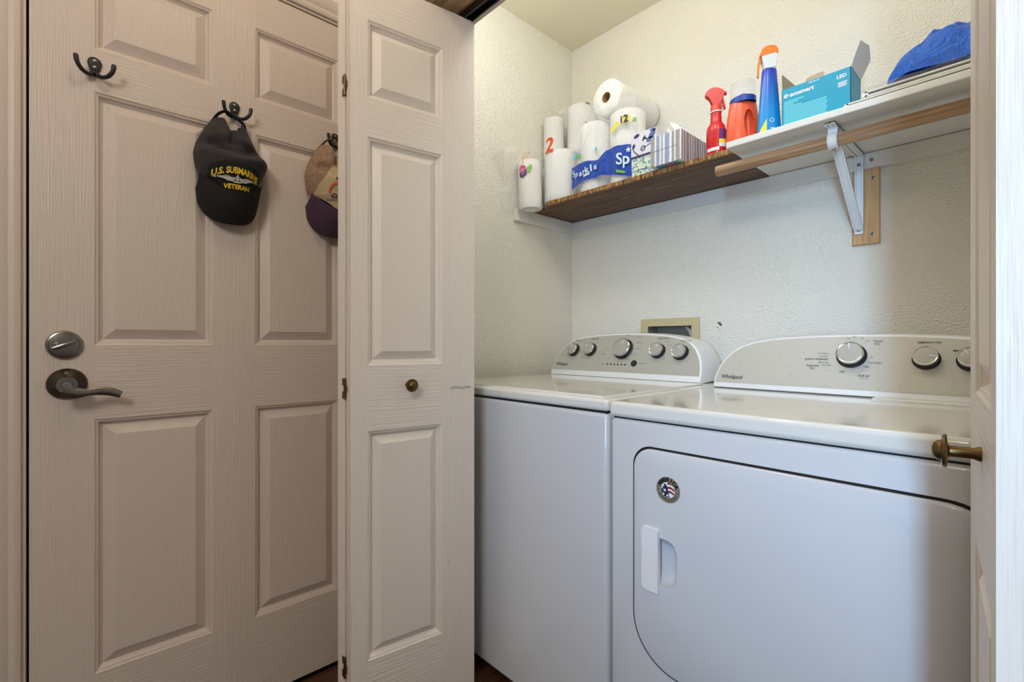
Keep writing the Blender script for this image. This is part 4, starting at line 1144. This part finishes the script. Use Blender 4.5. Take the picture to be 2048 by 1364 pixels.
b = nb(); tube(b, spline([(-.978, 1.4993, Z2 + .034), (-.972, 1.4993, Z2 + .022), (-.955, 1.4993, Z2 + .006)], 10), .0016, 5); tube(b, spline([(-.930, 1.4993, Z2 + .028), (-.905, 1.4993, Z2 + .036), (-.880, 1.4993, Z2 + .040)], 8), .0010, 5)
box(b, -.987, -.887, 1.4985, 1.500, Z2, Z2 + .005); obj('stem_print', b, 'label_navy', c2)
b = nb()
for q in ((-.900, Z2 + .066, .020, .75, .45), (-.908, Z2 + .050, .016, .2, .5), (-.897, Z2 + .080, .013, 0, .4)): put_poly(b, leafp(*q), lambda a, c_: (min(a, -.8875), 1.4987, min(c_, Z2 + .0865)))
obj('petal_print', b, 'petal_blue', c2)
t3, c3 = carton('tissue_box', -.884, -.773, 1.461, 1.690, ZS, ZS + .100, ['stripe_blue', 'stripe_mauve', 'card_white'], 'striped blue and mauve tissue box jutting over the shelf edge', 'tissue box', GT)
b = nb(); box(b, -.8845, -.785, 1.4602, 1.4612, ZS + .050, ZS + .0506); obj('perforation', b, 'ink_grey', c3)
b = nb(); put_poly(b, [(-.868, 1.466), (-.790, 1.466), (-.790, 1.52), (-.868, 1.52)], lambda a, c_: (a, c_, ZS - .0004)); obj('bottom_print', b, 'teal_card', c3)
b = nb(); put_poly(b, [(-.845, 1.474), (-.815, 1.470), (-.795, 1.482), (-.83, 1.490)], lambda a, c_: (a, c_, ZS - .0008)); obj('bottom_logo', b, 'label_pink', c3)
b = nb()
def tis(u, v):
    a = (u - .5) * 2
    x = -.828 + a * (.020 + .016 * (1 - v)) - .020 * v + .006 * math.sin(v * 5); y = 1.560 + .014 * a * a - .022 * v + .004 * math.sin(u * 9)
    return (x, y, ZS + .098 + .078 * v * (1 - .30 * abs(a - .1)) + .004 * math.sin(u * 8))
sheet(b, 16, 14, tis); obj('tissue', b, 'paper', t3, sharp=70)

# red spray bottle
tr_ = thing('spray_bottle', (-.688, 1.527, ZS), 'red trigger spray bottle at the right end of the brown shelf', 'spray bottle', 'cleaning bottles on the shelf')
Mr = Matrix.Translation((-.6885, 1.527, ZS))
b = nb(); lathe(b, [(0, 0), (.026, 0), (.0300, .004), (.0305, .02), (.0300, .078), (.0275, .094), (.0200, .104), (.0178, .110), (.0168, .130), (.0160, .142), (0, .142)], 36, Mr, None, 0, 1, .8); obj('bottle', b, 'red_plastic', tr_)
b = nb(); lathe(b, [(.0175, .139), (.0182, .140), (.0182, .143), (.0165, .1445)], 28, Mr, None, 0, 1, .85); obj('collar_ring', b, 'ink_white', tr_)
b = nb(); lathe(b, [(0, .141), (.0172, .1425), (.0168, .160), (.0150, .163), (0, .163)], 28, Mr, lambda a, z: .02 * math.sin(a * 18), 0, 1, .9); obj('collar', b, 'red_plastic_light', tr_)
def yz(px, pts, yw_, fn): return prism(nb(), pts, -yw_, yw_, fn)
rot = math.radians(47)
def local(o, ang): # a along the facing direction, b up, h sideways
    ca_, sa_ = math.cos(ang), math.sin(ang)
    return lambda a, c_, h: Vector((o[0] + a * ca_ - h * sa_, o[1] + a * sa_ + h * ca_, o[2] + c_))
lf = local((-.6885, 1.527, ZS), math.radians(30))
b = nb(); prism(b, [(-.013, .160), (.014, .160), (.015, .178), (.020, .190), (.0255, .194), (.0255, .202), (.019, .208), (.004, .218), (-.014, .219), (-.030, .207), (-.034, .196), (-.030, .190), (-.018, .188), (-.013, .176)], -.011, .011, lf)
bmesh.ops.bevel(b, geom=b.edges[:], offset=.003, segments=2, affect='EDGES'); obj('spray_head', fixn(b), 'red_plastic_light', tr_)
b = nb(); prism(b, [(.015, .186), (.021, .186), (.024, .170), (.029, .150), (.024, .146), (.018, .160)], -.006, .006, lf); bmesh.ops.bevel(b, geom=b.edges[:], offset=.0015, segments=2, affect='EDGES'); obj('trigger', fixn(b), 'red_plastic', tr_)
b = nb(); lathe(b, [(0, 0), (.006, 0), (.006, .006), (0, .007)], 16, axis_M(lf(.0245, .198, 0), lf(1, 0, 0) - lf(0, 0, 0))); obj('nozzle', b, 'red_plastic', tr_)
def wrapfn(cx, cy, rx, ry, z0, off): # angle measured from the camera-facing side, positive to the right
    a0 = math.atan2(-cy, -cx)
    return lambda a, c_: (cx + (rx + off) * math.cos(a0 + a), cy + (ry + off) * math.sin(a0 + a), z0 + c_)
wf_ = wrapfn(-.6885, 1.527, .0304, .0304 * .8, ZS, .0006)
def wpatch(bm, a0, a1, z0, z1, fn, mi=0, n=8):
    for i in range(n):
        p, q = a0 + (a1 - a0) * i / n, a0 + (a1 - a0) * (i + 1) / n
        bm.faces.new([bm.verts.new(fn(*v)) for v in ((p, z0), (q, z0), (q, z1), (p, z1))]).material_index = mi
b = nb(); wpatch(b, -1.1, .25, .012, .022, wf_); obj('white_band', b, 'ink_white', tr_)
b = nb(); wpatch(b, .25, 1.25, .028, .078, wf_, 0); wpatch(b, .22, 1.25, .034, .046, wrapfn(-.6885, 1.527, .0304, .0304 * .8, ZS, .0011), 1); wpatch(b, .22, 1.25, .022, .034, wrapfn(-.6885, 1.527, .0304, .0304 * .8, ZS, .0010), 2)
obj('back_label', b, ['label_purple', 'label_yellow', 'lettering_pale'], tr_)

# orange detergent bottle with a clear cap
to = thing('detergent_bottle', (-.612, 1.545, ZS), 'orange detergent bottle with a clear dome cap over a blue ring', 'detergent bottle', 'cleaning bottles on the shelf')
Mo = Matrix.Translation((-.6145, 1.550, ZS)) @ Matrix.Rotation(math.radians(40), 4, 'Z')
b = nb(); lathe(b, [(0, 0), (.043, 0), (.0485, .005), (.0500, .03), (.0490, .075), (.0450, .110), (.0420, .128), (.0400, .142), (.0380, .148), (0, .148)], 44, Mo, None, 0, 1, .62)
ob_ = obj('bottle', fixn(b), 'orange_plastic', to)
# see-through hand grip: dark-shaded recess cut into the side
gc = nb(); bmesh.ops.create_uvsphere(gc, u_segments=24, v_segments=14, radius=1)
rt = Vector((.928, .372, 0)); tocam = Vector((.372, -.928, 0))
for v in gc.verts:
    c_ = v.co
    v.co = Vector((-.6145, 1.550, ZS)) + rt * (.0160 + c_.x * .0175 - .003 * c_.z) + tocam * (.014 + c_.y * .022) + Vector((0, 0, .070 + c_.z * .056))
gco = obj('grip_cutter', fixn(gc), 'orange_plastic', to)
carve(ob_, gco, 38, 'FAST'); bpy.data.objects.remove(gco)
Mo2 = Matrix.Translation((-.6145, 1.550, ZS))
b = nb(); lathe(b, [(.0375, .146), (.0385, .147), (.0385, .162), (.0360, .165), (.012, .166), (.010, .178), (.006, .180), (0, .180)], 40, Mo2, None, 0, 1, .85); obj('pour_ring', b, 'navy_plastic', to)
b = nb(); lathe(b, [(.0372, .164), (.0372, .206), (.0350, .214), (.0270, .217), (0, .218)], 40, Mo2, None, 0, 1, .85); obj('clear_cap', b, 'clear_cap', to)

# blue spray bottle with orange head
tbz = thing('spray_bottle', (-.536, 1.545, ZS), 'tall blue spray bottle with white and orange trigger head on the white shelf', 'spray bottle', 'cleaning bottles on the shelf')
Mz = Matrix.Translation((-.5365, 1.547, ZS)) @ Matrix.Rotation(math.radians(40), 4, 'Z')
b = nb(); lathe(b, [(0, 0), (.031, 0), (.0345, .004), (.0345, .02), (.0310, .07), (.0270, .13), (.0235, .18), (.0205, .218), (.0190, .221), (0, .221)], 40, Mz, None, 0, 1, .72); obj('bottle', b, 'blue_bottle', tbz)
lz = local((-.5365, 1.547, ZS), math.radians(230 - 20))
def head(pts, wd, bev, nm, mt, par):
    b = nb(); prism(b, pts, -wd, wd, lz); bmesh.ops.bevel(b, geom=b.edges[:], offset=bev, segments=2, affect='EDGES'); return obj(nm, fixn(b), mt, par)
head([(-.017, .219), (.017, .219), (.017, .236), (.0195, .252), (.024, .262), (-.020, .268), (-.019, .250)], .0145, .003, 'neck', 'clear_white', tbz)
head([(-.022, .264), (.026, .257), (.029, .262), (.020, .284), (.004, .292), (-.016, .288), (-.024, .272)], .0130, .003, 'spray_head', 'orange_trigger', tbz)
head([(.021, .262), (.028, .262), (.032, .240), (.0335, .205), (.029, .200), (.0265, .235)], .006, .0015, 'trigger', 'orange_trigger', tbz)
def wz_(a, c_):
    r = .0345 + (min(max(c_, .02), .13) - .02) * (-.0075 / .11) + .0008
    loc = Mz.inverted() @ Vector((0, 0, 0)); t0 = math.atan2(loc.y / .72, loc.x)
    return Mz @ Vector((r * math.cos(t0 + a), r * .72 * math.sin(t0 + a), c_))
b = nb()
for i in range(8):
    a0, a1 = -1.0 + i * .10, -.9 + i * .10
    b.faces.new([b.verts.new(wz_(*p)) for p in ((a0, .008), (a1, .008), (a1, .026 + (a1 + 1) * .052), (a0, .026 + (a0 + 1) * .052))])
obj('yellow_label', b, 'label_yellow', tbz)
b = nb(); 
for k in range(4):
    for j in range(3): put_poly(b, [(x, z) for x, z in ((.10 + j * .13, .036 - k * .0065), (.20 + j * .13, .036 - k * .0065), (.20 + j * .13, .0395 - k * .0065), (.10 + j * .13, .0395 - k * .0065))], wz_)
for i in range(16):
    t0, t1 = 2 * PI * i / 16, 2 * PI * (i + 1) / 16
    put_poly(b, [(.24 + .20 * k * math.cos(t_), .062 + .0062 * k * math.sin(t_)) for t_, k in ((t0, .75), (t1, .75), (t1, 1), (t0, 1))], wz_)
bmesh.ops.delete(b, geom=[], context='VERTS'); obj('white_print', b, 'ink_white', tbz)

# teal light-bulb box with open flaps
tl = thing('light_bulb_box', (-.413, 1.58, ZS), 'open teal carton of LED bulbs with raised cardboard flaps', 'box')
EX0, EX1, EY0, EY1, EZ = -.4965, -.3285, 1.531, 1.640, 1.7655
b = nb()
box(b, EX0, EX1, EY0, EY0 + .0012, ZS, EZ); box(b, EX0, EX1, EY1 - .0012, EY1, ZS, EZ)
box(b, EX0, EX0 + .0012, EY0, EY1, ZS, EZ); box(b, EX1 - .0012, EX1, EY0, EY1, ZS, EZ); box(b, EX0, EX1, EY0, EY1, ZS, ZS + .0012)
cbx = obj('carton', b, 'teal_card', tl)
def flap(pts, nm, mt):
    n_ = (Vector(pts[1]) - Vector(pts[0])).cross(Vector(pts[2]) - Vector(pts[0])).normalized() * .0010
    b = nb(); A = [b.verts.new(Vector(p)) for p in pts]; B3 = [b.verts.new(Vector(p) + n_) for p in pts]; k = len(pts)
    b.faces.new(A); b.faces.new(B3[::-1])
    for i in range(k): b.faces.new((A[i], B3[i], B3[(i + 1) % k], A[(i + 1) % k]))
    return obj(nm, fixn(b), mt, tl)
flap([(EX0, EY0 + .002, EZ), (EX0, EY1 - .002, EZ), (EX0 + .006, EY1 - .012, EZ + .045), (EX0 - .003, EY0 + .012, EZ + .0500), (EX0 - .002, EY0 + .003, EZ + .044)], 'side_flap', 'cardboard')
flap([(EX1, EY0 + .002, EZ), (EX1, EY1 - .002, EZ), (EX1 + .024, EY1 - .012, EZ + .045), (EX1 + .030, EY0 + .050, EZ + .062), (EX1 + .018, EY0 + .012, EZ + .066), (EX1 + .004, EY0 + .003, EZ + .018)], 'side_flap', 'card_white')
tabp = [(-.4385, EZ - .004), (-.3915, EZ - .004), (-.3915, EZ + .012), (-.396, EZ + .0165), (-.425, EZ + .0150), (-.4345, EZ + .010)]
b = nb(); prism(b, tabp, 0, .0010, lambda a, c_, h: (a, EY0 + .002 + h + (c_ - EZ) * .3, c_)); obj('tuck_tab', fixn(b), 'cardboard', tl)
ef = lambda a, c_: (a, EY0 - .0006, c_)
b = nb(); put_poly(b, [(-.4375, EZ - .002), (-.4375, EZ - .014), (-.393, EZ - .014), (-.3895, EZ - .010), (-.3895, EZ - .002)], lambda a, c_: (a, EY0 - .0004, c_)); obj('tuck_slot', b, 'navy_plastic' if False else 'teal_card', cbx)
b = nb(); put_text(b, 'ecosmart', lambda a, c_: ef(-.4450 + a, 1.7445 + c_), width=.062, bold=.03, shear=.15)
for i in range(14):
    t0, t1 = math.radians(40 + i * 20), math.radians(60 + i * 20)
    put_poly(b, [(-.4850 + .0062 * k * math.cos(t_), 1.7440 + .0056 * k * math.sin(t_)) for t_, k in ((t0, .55), (t1, .55), (t1, 1), (t0, 1))], ef)
put_poly(b, [(-.487, 1.7428), (-.4785, 1.7428), (-.4785, 1.7452), (-.487, 1.7452)], ef)
put_text(b, 'LED', lambda a, c_: ef(-.3490 + a, 1.7475 + c_), width=.022, bold=.03)
for k in range(4): put_poly(b, [(-.3575, 1.7300 - k * .0035), (-.3365 - .002 * (k % 2), 1.7300 - k * .0035), (-.3365 - .002 * (k % 2), 1.7320 - k * .0035), (-.3575, 1.7320 - k * .0035)], ef)
put_text(b, '1000 154 367', lambda a, c_: ef(-.414 + a, 1.7600 + c_), width=.026, bold=.02)
obj('lettering', b, 'ink_white', cbx)
b = nb()
for k in range(17):
    z = 1.7280 - k * .0052
    if z < 1.640: break
    x1 = (-.440, -.452, -.462, -.445)[k] if k < 4 else (-.382 if k < 13 else -.395)
    put_poly(b, [(-.4905, z - .0038), (x1 - .002 * (k * 7 % 3), z - .0038), (x1 - .002 * (k * 7 % 3), z), (-.4905, z)], ef)
obj('fine_print', b, 'teal_print', cbx)
b = nb(); put_poly(b, [(-.378, ZS + .012), (-.331, ZS + .012), (-.331, ZS + .030), (-.378, ZS + .027)], ef); wl = obj('white_sticker', b, 'card_white', cbx)
b = nb(); put_poly(b, [(-.377, ZS + .020), (-.340, ZS + .0215), (-.340, ZS + .0230), (-.377, ZS + .0215)], lambda a, c_: (a, EY0 - .0010, c_)); obj('red_line', b, 'sticker_red', wl)

# folded white paper folders with the blue mesh bag on them
def folder(name, x0, x1, y0, y1, z0, z1, lift, label, mt):
    b = nb(); n = 16
    def fz(u): return lift * (u ** 1.5)
    for (za, zb_) in ((0, .004), (z1 - z0 - .004, z1 - z0)):
        A = []
        for i in range(n + 1):
            x = x0 + (x1 - x0) * i / n; zz = z0 + fz(i / n)
            A.append([b.verts.new(p) for p in ((x, y0, zz + za), (x, y1, zz + za), (x, y1, zz + zb_), (x, y0, zz + zb_))])
        for P0, P1 in zip(A, A[1:]):
            for k in range(4): b.faces.new((P0[k], P0[(k + 1) % 4], P1[(k + 1) % 4], P1[k]))
        b.faces.new(A[0][::-1]); b.faces.new(A[-1])
    # rounded fold at the left end
    tube(b, [(x0, y0, (z0 + z1) / 2), (x0, y1, (z0 + z1) / 2)], (z1 - z0) / 2, 14)
    o = obj(name, fixn(b), mt, origin=(x0, y0, z0)); tag(o, label, 'folder', 'folders under the mesh bag'); return o
folder('paper_folder', -.322, .12, 1.456, 1.70, ZS + .0005, ZS + .012, .004, 'flat white folder lying on the white shelf, lowest of the pair', 'card_white')
folder('paper_folder', -.285, .12, 1.464, 1.70, ZS + .017, ZS + .031, .002, 'cream folded folder on top, under the blue mesh bag', 'white_board')
b = nb()
def plas(u, v): return (-.300 + .38 * u + .01 * math.sin(v * 7), 1.462 + .20 * v - .012 * math.sin(u * 9), ZS + .034 + .008 * abs(noise.noise(Vector((u * 5, v * 5, 2)))) + .010 * math.exp(-((u - .45) / .12) ** 2) * (1 - v))
sheet(b, 30, 14, plas); tag(obj('plastic_sheet', b, 'clear_film', origin=(-.2, 1.5, ZS + .036)), 'crumpled clear plastic sheet between the folders and blue bag', 'plastic sheet')
b = nb()
BAGT = [(-.255, 1.668), (-.250, 1.725), (-.236, 1.738), (-.215, 1.765), (-.190, 1.760), (-.163, 1.786), (-.125, 1.783), (-.085, 1.790), (-.03, 1.80), (.03, 1.79), (.09, 1.74), (.11, 1.68)]
nx, nyv = 60, 26
def bagf(u, v):
    x = -.255 + .365 * u
    tp = pw(BAGT, x) + .004; zb_ = ZS + .050 + .003 * math.sin(u * 12)
    th_ = -PI / 2 + v * PI * 1.0   # front bottom over the crest to the back
    hgt = max(.004, tp - zb_)
    yy = 1.548 + .068 * math.sin((v - .5) * PI) * min(1, (u * 7) ** .5) * min(1, ((1 - u) * 7 + .02) ** .5)
    zz = zb_ + hgt * math.cos((v - .5) * PI) ** .75
    d = Vector((x * 11, v * 3.0, x * 5)); w1 = noise.noise(d) ; w2 = noise.noise(Vector((x * 30 + v * 6, v * 9 - x * 12, 7)))
    k = math.cos((v - .5) * PI)
    ridge = abs(noise.noise(Vector((x * 9 + v * 1.6, v * 2.2 - x * 14, 3)))) * 2 - .5
    return (x + .012 * w2 * k, yy - .020 * w1 * k - .014 * w2 * k - .042 * ridge * k, zz + .010 * w2 * k * (1 - v) - .004 * k + .020 * ridge * k * (1 - v))
sheet(b, nx, nyv, bagf)
bag = obj('mesh_bag', b, 'blue_mesh', origin=(-.1, 1.55, ZS + .05), sharp=80)
tag(bag, 'crumpled bright blue mesh bag on the folders at the right end of the shelf', 'mesh bag')
